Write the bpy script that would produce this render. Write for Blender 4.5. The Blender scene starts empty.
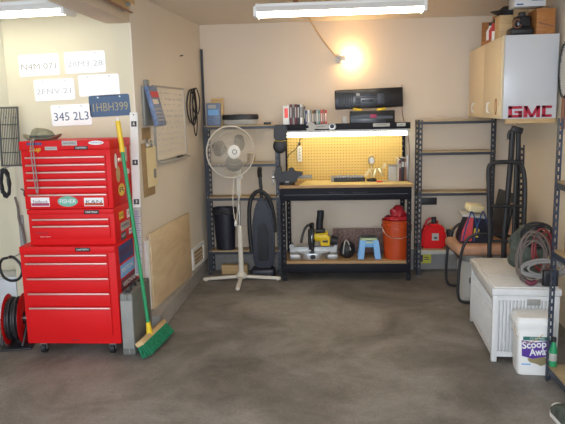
import bpy, bmesh, math, random
from mathutils import Vector, Matrix, Euler
random.seed(7)
PI = math.pi
SC = bpy.context.scene
COL = SC.collection
I4 = Matrix.Identity(4)
WM = {}          # object name -> world matrix

# ------------------------------------------------------------------ materials
def mat(name, rgb, rough=.5, metal=0., var=0., scale=8., bump=0., bscale=60., emit=None, strength=0., alpha=1., spec=.5):
    m = bpy.data.materials.new(name); m.use_nodes = True
    nt = m.node_tree; b = nt.nodes['Principled BSDF']
    c = (*rgb, 1.)
    b.inputs['Base Color'].default_value = c
    b.inputs['Roughness'].default_value = rough
    b.inputs['Metallic'].default_value = metal
    b.inputs['Specular IOR Level'].default_value = spec
    b.inputs['Alpha'].default_value = alpha
    tc = nt.nodes.new('ShaderNodeTexCoord')
    if var > 0:
        n = nt.nodes.new('ShaderNodeTexNoise'); n.inputs['Scale'].default_value = scale; n.inputs['Detail'].default_value = 5
        nt.links.new(tc.outputs['Object'], n.inputs['Vector'])
        r = nt.nodes.new('ShaderNodeValToRGB')
        r.color_ramp.elements[0].position = .3; r.color_ramp.elements[1].position = .7
        r.color_ramp.elements[0].color = (*[max(0, x*(1-var)) for x in rgb], 1)
        r.color_ramp.elements[1].color = (*[min(1, x*(1+var)) for x in rgb], 1)
        nt.links.new(n.outputs['Fac'], r.inputs['Fac']); nt.links.new(r.outputs['Color'], b.inputs['Base Color'])
    if bump > 0:
        n2 = nt.nodes.new('ShaderNodeTexNoise'); n2.inputs['Scale'].default_value = bscale; n2.inputs['Detail'].default_value = 3
        nt.links.new(tc.outputs['Object'], n2.inputs['Vector'])
        bp = nt.nodes.new('ShaderNodeBump'); bp.inputs['Strength'].default_value = bump; bp.inputs['Distance'].default_value = .01
        nt.links.new(n2.outputs['Fac'], bp.inputs['Height']); nt.links.new(bp.outputs['Normal'], b.inputs['Normal'])
    if emit:
        b.inputs['Emission Color'].default_value = (*emit, 1); b.inputs['Emission Strength'].default_value = strength
    return m

def concrete(name, base, dark, light):
    m = mat(name, base, .62, bump=.12, bscale=120); nt = m.node_tree; b = nt.nodes['Principled BSDF']
    tc = nt.nodes.new('ShaderNodeTexCoord')
    n1 = nt.nodes.new('ShaderNodeTexNoise'); n1.inputs['Scale'].default_value = 1.3; n1.inputs['Detail'].default_value = 8; n1.inputs['Roughness'].default_value = .62; n1.inputs['Distortion'].default_value = .6
    n2 = nt.nodes.new('ShaderNodeTexNoise'); n2.inputs['Scale'].default_value = 5.; n2.inputs['Detail'].default_value = 7; n2.inputs['Roughness'].default_value = .7
    n3 = nt.nodes.new('ShaderNodeTexNoise'); n3.inputs['Scale'].default_value = 60.; n3.inputs['Detail'].default_value = 3
    for n in (n1, n2, n3): nt.links.new(tc.outputs['Object'], n.inputs['Vector'])
    r1 = nt.nodes.new('ShaderNodeValToRGB'); r1.color_ramp.elements[0].position = .36; r1.color_ramp.elements[1].position = .62
    r1.color_ramp.elements[0].color = (*dark, 1); r1.color_ramp.elements[1].color = (*base, 1)
    e = r1.color_ramp.elements.new(.8); e.color = (*light, 1)
    nt.links.new(n1.outputs['Fac'], r1.inputs['Fac'])
    r2 = nt.nodes.new('ShaderNodeValToRGB'); r2.color_ramp.elements[0].position = .3; r2.color_ramp.elements[1].position = .55
    r2.color_ramp.elements[0].color = (.68, .66, .64, 1); r2.color_ramp.elements[1].color = (1, 1, 1, 1)
    nt.links.new(n2.outputs['Fac'], r2.inputs['Fac'])
    mx = nt.nodes.new('ShaderNodeMix'); mx.data_type = 'RGBA'; mx.blend_type = 'MULTIPLY'; mx.inputs[0].default_value = .8
    nt.links.new(r1.outputs['Color'], mx.inputs[6]); nt.links.new(r2.outputs['Color'], mx.inputs[7])
    r3 = nt.nodes.new('ShaderNodeValToRGB'); r3.color_ramp.elements[0].position = .35; r3.color_ramp.elements[1].position = .65
    r3.color_ramp.elements[0].color = (.88, .88, .88, 1); r3.color_ramp.elements[1].color = (1.06, 1.06, 1.06, 1)
    nt.links.new(n3.outputs['Fac'], r3.inputs['Fac'])
    m2 = nt.nodes.new('ShaderNodeMix'); m2.data_type = 'RGBA'; m2.blend_type = 'MULTIPLY'; m2.inputs[0].default_value = 1
    nt.links.new(mx.outputs[2], m2.inputs[6]); nt.links.new(r3.outputs['Color'], m2.inputs[7])
    nt.links.new(m2.outputs[2], b.inputs['Base Color'])
    return m

def wood(name, c1, c2, scale=6., stretch=(1, 8, 8), rough=.6):
    m = mat(name, c1, rough); nt = m.node_tree; b = nt.nodes['Principled BSDF']
    tc = nt.nodes.new('ShaderNodeTexCoord'); mp = nt.nodes.new('ShaderNodeMapping'); mp.inputs['Scale'].default_value = stretch
    n = nt.nodes.new('ShaderNodeTexNoise'); n.inputs['Scale'].default_value = scale; n.inputs['Detail'].default_value = 6; n.inputs['Distortion'].default_value = 1.5
    r = nt.nodes.new('ShaderNodeValToRGB'); r.color_ramp.elements[0].position = .35; r.color_ramp.elements[1].position = .65
    r.color_ramp.elements[0].color = (*c1, 1); r.color_ramp.elements[1].color = (*c2, 1)
    nt.links.new(tc.outputs['Object'], mp.inputs['Vector']); nt.links.new(mp.outputs['Vector'], n.inputs['Vector'])
    nt.links.new(n.outputs['Fac'], r.inputs['Fac']); nt.links.new(r.outputs['Color'], b.inputs['Base Color'])
    return m

def pegmat(name):
    m = mat(name, (.66, .45, .13), .6); nt = m.node_tree; b = nt.nodes['Principled BSDF']
    tc = nt.nodes.new('ShaderNodeTexCoord'); sp = nt.nodes.new('ShaderNodeSeparateXYZ'); nt.links.new(tc.outputs['Object'], sp.inputs[0])
    outs = []
    for ax in ('X', 'Z'):
        a = nt.nodes.new('ShaderNodeMath'); a.operation = 'MULTIPLY'; a.inputs[1].default_value = 1/.0285; nt.links.new(sp.outputs[ax], a.inputs[0])
        f = nt.nodes.new('ShaderNodeMath'); f.operation = 'FRACT'; nt.links.new(a.outputs[0], f.inputs[0])
        s = nt.nodes.new('ShaderNodeMath'); s.operation = 'SUBTRACT'; s.inputs[1].default_value = .5; nt.links.new(f.outputs[0], s.inputs[0])
        p = nt.nodes.new('ShaderNodeMath'); p.operation = 'MULTIPLY'; nt.links.new(s.outputs[0], p.inputs[0]); nt.links.new(s.outputs[0], p.inputs[1]); outs.append(p)
    ad = nt.nodes.new('ShaderNodeMath'); ad.operation = 'ADD'; nt.links.new(outs[0].outputs[0], ad.inputs[0]); nt.links.new(outs[1].outputs[0], ad.inputs[1])
    lt = nt.nodes.new('ShaderNodeMath'); lt.operation = 'LESS_THAN'; lt.inputs[1].default_value = .035; nt.links.new(ad.outputs[0], lt.inputs[0])
    mx = nt.nodes.new('ShaderNodeMix'); mx.data_type = 'RGBA'; nt.links.new(lt.outputs[0], mx.inputs[0])
    mx.inputs[6].default_value = (.66, .45, .13, 1); mx.inputs[7].default_value = (.22, .13, .04, 1)
    nt.links.new(mx.outputs[2], b.inputs['Base Color'])
    return m

M = {}
def mk(k, *a, **kw): M[k] = mat(k, *a, **kw)
M['floor'] = concrete('floor_concrete', (.285, .27, .25), (.135, .123, .108), (.345, .33, .31))
M['curb'] = concrete('curb_concrete', (.36, .345, .33), (.25, .24, .23), (.42, .40, .39))
mk('wall', (.68, .58, .46), .7, var=.03, scale=1.2, bump=.05, bscale=150)
mk('wall_l', (.71, .64, .54), .7, var=.03, scale=1.2, bump=.05, bscale=150)
mk('wall_r', (.76, .67, .54), .7, var=.03, scale=1.2, bump=.05, bscale=150)
mk('wall_alcove', (.67, .61, .46), .7, var=.03, scale=1.2, bump=.05, bscale=150)
mk('ceil', (.78, .69, .58), .8, var=.03, scale=1.)
mk('red', (.66, .012, .014), .42, var=.04, scale=3, spec=.18)
mk('red2', (.45, .02, .03), .45)
mk('chrome', (.74, .50, .44), .35, .75)
mk('steel', (.55, .55, .55), .35, 1.)
mk('alu', (.40, .40, .39), .45, .7)
mk('gridwire', (.07, .07, .065), .5)
mk('black', (.016, .016, .019), .5, var=.2, scale=20)
mk('blackgloss', (.012, .012, .015), .25)
mk('navy', (.010, .011, .022), .4, var=.2, scale=15)
mk('rackmetal', (.045, .05, .062), .45, .3)
mk('bluerack', (.05, .065, .10), .4, .4)
mk('benchblack', (.008, .008, .013), .6, spec=.25)
mk('white', (.80, .80, .78), .5)
mk('plate', (.93, .93, .93), .35)
mk('cream', (.70, .66, .57), .5)
mk('whiteboard', (.74, .68, .58), .25)
mk('enamel', (.60, .62, .65), .22)
mk('chestwhite', (.64, .645, .64), .5, var=.05, scale=20, bump=.1, bscale=80)
mk('bluep', (.055, .105, .20), .45)
mk('platetext', (.45, .46, .5), .5)  # plate letters paled for flash glare; whiteboard handwriting shares this grey
mk('dktext', (.06, .06, .08), .5)
mk('bluetext', (.34, .31, .17), .5)
mk('brochblue', (.14, .20, .34), .4, var=.3, scale=40)
mk('redprint', (.6, .05, .06), .5)
mk('card', (.36, .24, .12), .8, var=.15, scale=20)
mk('paper', (.72, .61, .36), .8)
mk('grey', (.27, .27, .25), .5, var=.1, scale=10)
mk('casegrey', (.16, .165, .15), .5, var=.1, scale=10)
mk('ltgrey', (.42, .41, .38), .5)
mk('green', (.02, .28, .11), .45)
mk('greenbr', (.01, .20, .09), .8, var=.4, scale=90, bump=.8, bscale=200)
mk('yellow', (.80, .55, .02), .4)
mk('orange', (.50, .062, .010), .4)
mk('hat', (.27, .25, .17), .95, var=.25, scale=40, bump=.3, bscale=120)
mk('skyblue', (.18, .42, .75), .4)
mk('stooltop', (.06, .075, .08), .6)
mk('stoolgreen', (.5, .62, .35), .5)
mk('peach', (.47, .26, .16), .8, var=.12, scale=25)
mk('beige', (.56, .50, .40), .8)
mk('brown', (.24, .10, .05), .5)
mk('cable', (.14, .11, .095), .5)
mk('cablegrey', (.27, .26, .25), .5)
mk('cablered', (.22, .03, .03), .5)
mk('bagolive', (.07, .085, .07), .85, var=.4, scale=20, bump=.4, bscale=40)
mk('purple', (.10, .04, .30), .4)
mk('teal', (.05, .22, .21), .5)
mk('gold', (.62, .52, .28), .35, .7)
mk('matyellow', (.78, .60, .26), .7, var=.06, scale=12)
mk('dkblue', (.025, .05, .17), .5)
mk('magenta', (.38, .03, .10), .5)
mk('maroon', (.13, .02, .04), .5)
mk('stickgreen', (.15, .40, .30), .4)
mk('gmcred', (.46, .015, .05), .35)
mk('tube', (.9, .9, .9), .4, emit=(1., .86, .66), strength=11.)
mk('tube_alcove', (.9, .9, .9), .4, emit=(1., .95, .74), strength=6.5)
mk('tube_bench', (.9, .9, .9), .4, emit=(1., .90, .60), strength=8)
mk('bulb', (.9, .8, .6), .4, emit=(1., .62, .26), strength=80.)
mk('blade', (.24, .22, .19), .4)
mk('screen', (.06, .08, .18), .3)
M['ply'] = wood('plywood', (.55, .41, .25), (.66, .52, .33), 2.2, (1, 1, 3))
M['board'] = wood('shelf_board', (.40, .29, .16), (.50, .38, .22), 4, (1, 8, 8))
M['benchwood'] = wood('bench_wood', (.36, .21, .09), (.45, .28, .13), 4, (1, 8, 8))
M['crate'] = wood('crate_wood', (.33, .12, .03), (.45, .19, .05), 5, (2, 2, 10))
M['pine'] = wood('pine', (.52, .34, .16), (.62, .44, .22), 5, (1, 8, 8))
M['door'] = mat('cabinet_door', (.70, .58, .38), .4)
M['peg'] = pegmat('pegboard')
M['osb'] = mat('speckled_board', (.20, .13, .11), .8, var=.5, scale=45)

# ------------------------------------------------------------------ mesh builder
class MB:
    def __init__(s): s.bm = bmesh.new()
    def obox(s, c, size, rot=None, bevel=0., seg=2):
        t = bmesh.new(); bmesh.ops.create_cube(t, size=1)
        for v in t.verts: v.co = Vector((v.co.x*size[0], v.co.y*size[1], v.co.z*size[2]))
        if bevel > 0: bmesh.ops.bevel(t, geom=list(t.edges), offset=min(bevel, min(size)*.45), segments=seg, affect='EDGES', profile=.5)
        m = Matrix.Translation(c) @ (rot.to_4x4() if rot else I4)
        s._merge(t, m); return s
    def box(s, x0, x1, y0, y1, z0, z1, bevel=0., seg=2):
        return s.obox(((x0+x1)/2, (y0+y1)/2, (z0+z1)/2), (abs(x1-x0), abs(y1-y0), abs(z1-z0)), None, bevel, seg)
    def _merge(s, t, m):
        t.transform(m); me = bpy.data.meshes.new('tmp'); t.to_mesh(me); s.bm.from_mesh(me); bpy.data.meshes.remove(me); t.free()
    def cyl(s, p0, p1, r, r1=None, seg=20, cap=True):
        p0, p1 = Vector(p0), Vector(p1); d = p1-p0; t = bmesh.new()
        bmesh.ops.create_cone(t, cap_ends=cap, segments=seg, radius1=r, radius2=r if r1 is None else r1, depth=d.length)
        q = d.to_track_quat('Z', 'Y').to_matrix().to_4x4()
        s._merge(t, Matrix.Translation((p0+p1)/2) @ q); return s
    def sphere(s, c, r, sc=(1, 1, 1), rot=None, seg=20):
        t = bmesh.new(); bmesh.ops.create_uvsphere(t, u_segments=seg, v_segments=seg//2, radius=r)
        s._merge(t, Matrix.Translation(c) @ (rot.to_4x4() if rot else I4) @ Matrix.Diagonal((*sc, 1))); return s
    def tube(s, pts, r, seg=8, closed=False, smooth=0):
        pts = [Vector(p) for p in pts]
        for _ in range(smooth):
            q = []
            n = len(pts)
            if closed:
                for i in range(n):
                    a, b = pts[i], pts[(i+1) % n]; q += [a.lerp(b, .25), a.lerp(b, .75)]
            else:
                q = [pts[0]]
                for i in range(n-1):
                    a, b = pts[i], pts[i+1]; q += [a.lerp(b, .25), a.lerp(b, .75)]
                q.append(pts[-1])
            pts = q
        n = len(pts); rings = []; up = None
        for i, p in enumerate(pts):
            a = pts[i-1] if (i > 0 or closed) else p
            b = pts[(i+1) % n] if (i < n-1 or closed) else p
            t = (b-a)
            if t.length < 1e-9: t = Vector((0, 0, 1))
            t.normalize()
            if up is None: up = t.orthogonal().normalized()
            up = up - t*up.dot(t)
            if up.length < 1e-6: up = t.orthogonal()
            up.normalize(); w = t.cross(up)
            rings.append([s.bm.verts.new(p + (up*math.cos(2*PI*k/seg) + w*math.sin(2*PI*k/seg))*r) for k in range(seg)])
        for i in range(n if closed else n-1):
            A, B = rings[i], rings[(i+1) % n]
            for k in range(seg): s.bm.faces.new((A[k], A[(k+1) % seg], B[(k+1) % seg], B[k]))
        if not closed:
            s.bm.faces.new(rings[0][::-1]); s.bm.faces.new(rings[-1])
        return s
    def lathe(s, prof, c=(0, 0, 0), seg=32, m=None):
        t = bmesh.new(); rings = []
        for r, z in prof:
            rings.append([t.verts.new((r*math.cos(2*PI*k/seg), r*math.sin(2*PI*k/seg), z)) for k in range(seg)] if r > 1e-6 else [t.verts.new((0, 0, z))])
        for A, B in zip(rings, rings[1:]):
            for k in range(seg):
                a = [A[k % len(A)], A[(k+1) % len(A)], B[(k+1) % len(B)], B[k % len(B)]]
                u = []
                for v in a:
                    if v not in u: u.append(v)
                if len(u) > 2: t.faces.new(u)
        s._merge(t, Matrix.Translation(c) @ (m or I4)); return s
    def prism(s, poly, h, m=None, bevel=0.):
        """poly in local xy, extruded along local z from 0 to h"""
        t = bmesh.new(); a = [t.verts.new((x, y, 0)) for x, y in poly]; b = [t.verts.new((x, y, h)) for x, y in poly]
        n = len(poly); t.faces.new(a[::-1]); t.faces.new(b)
        for i in range(n): t.faces.new((a[i], a[(i+1) % n], b[(i+1) % n], b[i]))
        bmesh.ops.recalc_face_normals(t, faces=t.faces)
        if bevel: bmesh.ops.bevel(t, geom=[e for e in t.edges], offset=bevel, segments=2, affect='EDGES')
        s._merge(t, m or I4); return s
    def torus(s, c, R, r, m=None, seg=40, rs=8, sc=(1, 1)):
        mm = Matrix.Translation(c) @ (m or I4)
        return s.tube([mm @ Vector((R*sc[0]*math.cos(2*PI*k/seg), R*sc[1]*math.sin(2*PI*k/seg), 0)) for k in range(seg)], r, rs, closed=True)
    def text(s, body, size, m, depth=.0015, bold=0., width=None, shear=0.):
        cu = bpy.data.curves.new('txt', 'FONT'); cu.body = body; cu.size = size; cu.align_x = 'CENTER'; cu.align_y = 'CENTER'; cu.extrude = depth; cu.offset = bold; cu.shear = shear
        cu.resolution_u = 3
        o = bpy.data.objects.new('txt', cu); me = bpy.data.meshes.new_from_object(o)
        xs = [v.co.x for v in me.vertices]
        k = 1.
        if width and xs: k = width/(max(xs)-min(xs))
        me.transform(m @ Matrix.Diagonal((k, 1, 1, 1))); s.bm.from_mesh(me)
        bpy.data.objects.remove(o); bpy.data.curves.remove(cu); bpy.data.meshes.remove(me); return s
    def build(s, name, m, parent=None, smooth=True, loc=None, angle=35, local=False):
        me = bpy.data.meshes.new(name)
        bmesh.ops.recalc_face_normals(s.bm, faces=s.bm.faces)
        s.bm.to_mesh(me); s.bm.free()
        o = bpy.data.objects.new(name, me); COL.objects.link(o)
        if parent is not None:
            o.parent = parent; w = WM[parent.name]
            if not local: me.transform(w.inverted())
            WM[o.name] = w
        else:
            if loc is None:
                xs = [v.co for v in me.vertices]
                loc = ((min(v.x for v in xs)+max(v.x for v in xs))/2, (min(v.y for v in xs)+max(v.y for v in xs))/2, min(v.z for v in xs))
            w = Matrix.Translation(loc); me.transform(w.inverted()); o.location = loc; WM[o.name] = w
        me.materials.append(M[m] if isinstance(m, str) else m)
        if smooth:
            for p in me.polygons: p.use_smooth = True
            me.set_sharp_from_angle(angle=math.radians(angle))
        return o

def thing(name, label, cat, loc, rotz=0., group=None):
    o = bpy.data.objects.new(name, None); COL.objects.link(o); o.empty_display_size = .1
    o.location = loc; o.rotation_euler = (0, 0, rotz); o['label'] = label; o['category'] = cat
    if group: o['group'] = group
    WM[o.name] = Matrix.Translation(loc) @ Matrix.Rotation(rotz, 4, 'Z'); return o
def tag(o, label, cat, group=None):
    o['label'] = label; o['category'] = cat
    if group: o['group'] = group
    return o
def struct(o): o['kind'] = 'structure'; return o
def frame(o, x, y, z=None):
    """matrix with origin o, x axis, y axis"""
    x = Vector(x).normalized(); y = Vector(y).normalized(); z = x.cross(y).normalized(); y = z.cross(x)
    m = Matrix((x, y, z)).transposed().to_4x4(); m.translation = Vector(o); return m
def FY(x, y, z): return frame((x, y, z), (1, 0, 0), (0, 0, 1))      # faces -Y (towards the open door)

# plan of the room (metres)
LP, LQ = Vector((-1.36, 4.42, 0)), Vector((-1.222, 6.18, 0)); LT = (LQ-LP).normalized(); LN = Vector((LT.y, -LT.x, 0))
RQ = Vector((1.81, 6.18, 0)); RT = Vector((.055, 1, 0)).normalized(); RN = Vector((-RT.y, RT.x, 0))
HC = 2.447
def LW(s, z, off=0.): p = LP + LT*s + LN*off; return Vector((p.x, p.y, z))
def RX(y): return 1.81 - .055*(6.18-y)
def LF(s, z, off): return frame(LW(s, z, off), LT, (0, 0, 1))         # on the left wall: x deeper, y up, z into the room

# ------------------------------------------------------------------ the setting
struct(MB().box(-5, 2.3, -1.5, 6.4, -.1, 0).build('floor', 'floor', smooth=False))
struct(MB().box(-5, 2.3, -1.5, 6.4, HC, HC+.1).build('ceiling', 'ceil', smooth=False))
struct(MB().box(-1.5, 2.3, 6.18, 6.33, 0, HC).build('wall_back', 'wall', smooth=False))
struct(MB().prism([(LP.x, LP.y), (LQ.x, LQ.y), (LQ.x-.15, LQ.y), (LP.x-.15, LP.y+.02)], HC).build('wall_left', 'wall_l', smooth=False))
struct(MB().box(-2.30, -1.362, 4.42, 4.57, 0, HC, .012).build('wall_alcove', 'wall_alcove', smooth=True))
struct(MB().box(-5, -2.30, 4.95, 5.1, 0, HC).build('wall_recess', 'wall_alcove', smooth=False))
struct(MB().box(-2.44, -2.312, 4.57, 4.95, 0, HC).build('wall_return', 'wall_alcove', smooth=False))
struct(MB().box(-5.1, -5, -1.5, 5.1, 0, HC).build('wall_far_left', 'wall_alcove', smooth=False))
b = MB(); a = RQ; c = RQ - RT*7.7
b.prism([(a.x, a.y), (c.x, c.y), (c.x+.15, c.y), (a.x+.15, a.y)], HC); struct(b.build('wall_right', 'wall_r', smooth=False))
struct(MB().box(-1.545, -1.36, -1.4, 4.42, 2.235, HC, .012).build('wall_beam', 'wall', smooth=True))
b = MB(); b.prism([(-1.236, 4.3), (-1.225, 6.178), (LQ.x-.002, 6.178), (-1.358, 4.43), (-1.36, 4.3)], .135, bevel=.004); 
struct(b.build('trim_1', 'curb'))
struct(MB().box(-1.2, 1.78, 6.15, 6.18, 0, .20, .004).build('trim_2', 'curb'))

# recessed vent in the left wall
v = thing('wall_vent', 'white framed vent opening with brown inside low on wall behind plywood sheet', 'vent', LW(1.36, .155))
b = MB()
for (s0, s1, z0, z1) in ((1.17, 1.21, .145, .345), (1.53, 1.57, .145, .345), (1.21, 1.53, .315, .345), (1.21, 1.53, .145, .175)):
    b.obox(LW((s0+s1)/2, (z0+z1)/2, .008), (s1-s0, .016, z1-z0), Matrix((LT, LN*-1, Vector((0, 0, 1)))).transposed())
b.build('vent_frame', 'white', v)
b = MB(); R3 = Matrix((LT, LN*-1, Vector((0, 0, 1)))).transposed()
b.obox(LW(1.37, .245, .003), (.32, .004, .14), R3); b.build('vent_back', 'card', v)
b = MB()
for k in range(3): b.obox(LW(1.37, .205+.035*k, .010), (.32, .008, .006), R3)
b.build('louvre', 'beige', v)

# ------------------------------------------------------------------ lamps
def fluoro(name, label, cx, cy, z, L, w, tm, group, rotz=0., lens=True):
    t = thing(name, label, 'ceiling light', (cx, cy, z), rotz, group)
    b = MB(); b.prism([(-w/2, .012), (-w*.36, .05), (w*.36, .05), (w/2, .012), (w/2-.004, .010), (w*.34, .045), (-w*.34, .045), (-w/2+.004, .010)], L, frame((-L/2, 0, 0), (0, 1, 0), (0, 0, 1)))
    b.box(-L/2, L/2, -w*.3, w*.3, .05, .075, .004); b.build('housing', 'white', t, local=True)
    for sx in (-1, 1):
        MB().box(sx*L/2-.012, sx*L/2+.012, -w/2, w/2, -.022, .052, .004).build('end_cap', 'white', t, local=True)
    for sy in (-1, 1):
        b = MB(); b.cyl((-L/2+.013, sy*w*.2, .005), (L/2-.013, sy*w*.2, .005), .019, seg=16)
        b.build('tube', tm, t, local=True)
    return t
f1 = fluoro('fluorescent_light', 'long white fluorescent light hanging across the room on chains', .107, 4.84, 2.322, 1.25, .20, 'tube', None, math.radians(-.6))
for sx, n in ((-.5, 6), (.53, 6)):
    b = MB()
    for k in range(3):
        b.torus((sx, 0, .082+.018*k), .008, .002, Matrix.Rotation(PI/2, 4, 'X') if k % 2 else Matrix.Rotation(PI/2, 4, 'Y'), 12, 5, (1, 1.3))
    b.build('chain', 'steel', f1, local=True)
f2 = fluoro('fluorescent_light', 'bright fluorescent light beyond the beam above the license plates', -2.245, 4.06, 2.255, 1.25, .16, 'tube_alcove', None, math.radians(-7))
for sx in (-.45, .45): MB().cyl((sx, 0, .075), (sx, 0, HC-2.256), .004, seg=8).build('hanger', 'steel', f2, local=True)

t = thing('ceiling_hook', 'small dark metal hook plate screwed to ceiling above the fluorescent light', 'hook', (-.22, 4.98, 2.36))
MB().box(-.245, -.205, 4.96, 4.99, 2.40, 2.446, .003).build('plate', 'brown', t)
MB().tube([(-.225, 4.975, 2.40), (-.225, 4.975, 2.385), (-.21, 4.975, 2.375), (-.20, 4.975, 2.385)], .005, smooth=2).build('hook', 'brown', t)

t = thing('wall_bulb', 'bare glowing light bulb in porcelain socket on back wall', 'light bulb', (.16, 6.178, 2.08))
b = MB(); b.lathe([(0, 0), (.045, 0), (.045, .015), (.03, .03), (.026, .045)], (0.14, 6.178, 2.09), 24, Matrix.Rotation(PI/2, 4, 'X')); b.build('socket', 'white', t)
b = MB(); b.cyl((.14, 6.12, 2.09), (.20, 6.10, 2.092), .022, .024); b.build('lamp_holder', 'cream', t)
b = MB(); b.sphere((.238, 6.088, 2.095), .034, (1.15, 1, 1)); b.build('bulb', 'bulb', t)
b = MB(); b.torus((.26, 6.09, 2.085), .045, .0025, Matrix.Rotation(PI/2, 4, 'X'), 30, 6); b.build('wire_guard', 'steel', t)
tag(MB().tube([(-.20, 5.10, 2.44), (-.17, 5.3, 2.425), (-.16, 5.7, 2.435), (-.13, 6.0, 2.42), (-.09, 6.172, 2.37), (-.03, 6.172, 2.28), (.03, 6.172, 2.2), (.09, 6.165, 2.13), (.115, 6.155, 2.10)], .006, smooth=2).build('lamp_wire', 'pine'),
    'thin brown wire running down the back wall to the bare bulb', 'wire')

# overhead door track beside the beam
t = thing('door_track', 'galvanised overhead door track end fixed beside the beam near ceiling', 'track', (-1.3, 3.6, 2.29))
b = MB(); b.box(-1.335, -1.329, 2.2, 4.30, 2.30, 2.36); b.box(-1.335, -1.285, 2.2, 4.30, 2.356, 2.36); b.box(-1.29, -1.285, 2.2, 4.30, 2.335, 2.36); b.build('rail', 'pine', t, smooth=False)
b = MB(); b.box(-1.335, -1.329, 2.2, 4.34, 2.292, 2.30); b.box(-1.335, -1.31, 2.2, 4.34, 2.288, 2.293); b.build('edge_strip', 'brown', t, smooth=False)
b = MB(); b.box(-1.359, -1.335, 4.22, 4.26, 2.29, 2.40, .002); b.box(-1.335, -1.29, 4.22, 4.26, 2.361, 2.366); b.cyl((-1.33, 4.24, 2.33), (-1.30, 4.24, 2.33), .012); b.build('bracket', 'grey', t)

# ------------------------------------------------------------------ license plates and alcove wall
def plate(cx, cz, rot, txt, tsize, tm, label, pm='plate', w=.298, h=.152, bolts=True, top=None):
    t = thing('license_plate', label, 'license plate', (cx, 4.418, cz))
    rr = Matrix.Rotation(rot, 4, 'Y')
    m0 = Matrix.Translation((cx, 4.4188, cz)) @ rr
    pts = []
    r = .014
    for (sx, sz, a0) in ((1, 1, 0), (-1, 1, 90), (-1, -1, 180), (1, -1, 270)):
        for k in range(5):
            a = math.radians(a0+k*22.5); pts.append((sx*(w/2-r)+r*math.cos(a), sz*(h/2-r)+r*math.sin(a)))
    fr = m0 @ frame((0, 0, 0), (1, 0, 0), (0, 0, 1))
    MB().prism(pts, .003, fr @ Matrix.Translation((0, 0, -.001))).build('plate_panel', pm, t)
    MB().text(txt, tsize, fr @ Matrix.Translation((0, -.012, .0022)), .0006, width=w*.86).build('lettering', tm, t, smooth=False)
    if top: MB().text(top, .02, fr @ Matrix.Translation((w*.36, h*.36, .0022)), .0006).build('lettering', tm, t, smooth=False)
    b = MB()
    for sx in (-1, 1): b.cyl(fr @ Vector((sx*.08, h*.4, .002)), fr @ Vector((sx*.08, h*.4, .005)), .006, seg=10)
    b.build('screw', 'steel', t)
plate(-2.045, 1.966, math.radians(-1.5), 'N4M 071', .06, 'grey', 'white license plate reading N4M 071 in top row nearest the fluorescent light', top='12')
plate(-1.707, 1.977, math.radians(-1), '28M3 28', .055, 'platetext', 'white license plate reading 28M3 28 in top row nearest the beam')
plate(-1.946, 1.79, math.radians(-1.5), '2ENV 21', .055, 'platetext', 'white license plate reading 2ENV 21 in middle row beside the blank plate')
plate(-1.616, 1.814, math.radians(-1), '1 4 11', .04, 'plate', 'blank looking white license plate just above the blue plate', top='14')  # characters in panel white, flash washout put into their colour
plate(-1.835, 1.608, math.radians(-1.5), '345 2L3', .085, 'bluep', 'white license plate reading 345 2L3 lowest on wall above toolbox')
plate(-1.548, 1.669, math.radians(-2), '1HBH399', .085, 'bluetext', 'old blue license plate with yellow characters 1HBH399', 'bluep')

# ------------------------------------------------------------------ red tool chests
TX0, TX1 = -1.985, -1.392
def badge(parent, cx, y, z, w=.10, h=.032):
    bd = MB().box(cx-w/2, cx+w/2, y-.006, y, z-h/2, z+h/2, .003).build('badge', 'black', parent)
    MB().text('CRAFTSMAN', .018, FY(cx, y-.0065, z), .0005, width=w*.8).build('lettering', 'white', bd, smooth=False)
def sticker(parent, m, mm, w, h, txt=None, tm='dktext', oval=False, band=None):
    """m: frame on the surface, z outward"""
    b = MB()
    pts = [(w/2*math.cos(2*PI*k/24), h/2*math.sin(2*PI*k/24)) for k in range(24)] if oval else [(-w/2, -h/2), (w/2, -h/2), (w/2, h/2), (-w/2, h/2)]
    b.prism(pts, .0008, m); s = b.build('sticker', mm, parent, smooth=False)
    if txt: MB().text(txt, h*.55, m @ Matrix.Translation((0, 0, .001)), .0004, width=w*.8).build('lettering', tm, s, smooth=False)
    if band: MB().prism([(-w/2*.96, -h*.42), (w/2*.96, -h*.42), (w/2*.96, -h*.12), (-w/2*.96, -h*.12)], .0006, m @ Matrix.Translation((0, 0, .0008))).build('band', band, s, smooth=False)
def drawers(parent, x0, x1, y, zs, zb):
    """zs: heights of the pull rails, from top; zb: bottom of last drawer"""
    for i, z in enumerate(zs):
        z1 = zs[i+1] if i+1 < len(zs) else zb
        d = MB().box(x0, x1, y-.014, y, z1+.014, z+.008, .003).build('drawer', 'red', parent)
        b = MB(); b.box(x0+.004, x1-.004, y-.026, y-.013, z-.006, z+.006, .004); b.build('pull_rail', 'chrome', d)
def sideF(y, z, x): return frame((x, y, z), (0, 1, 0), (0, 0, 1))

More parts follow.
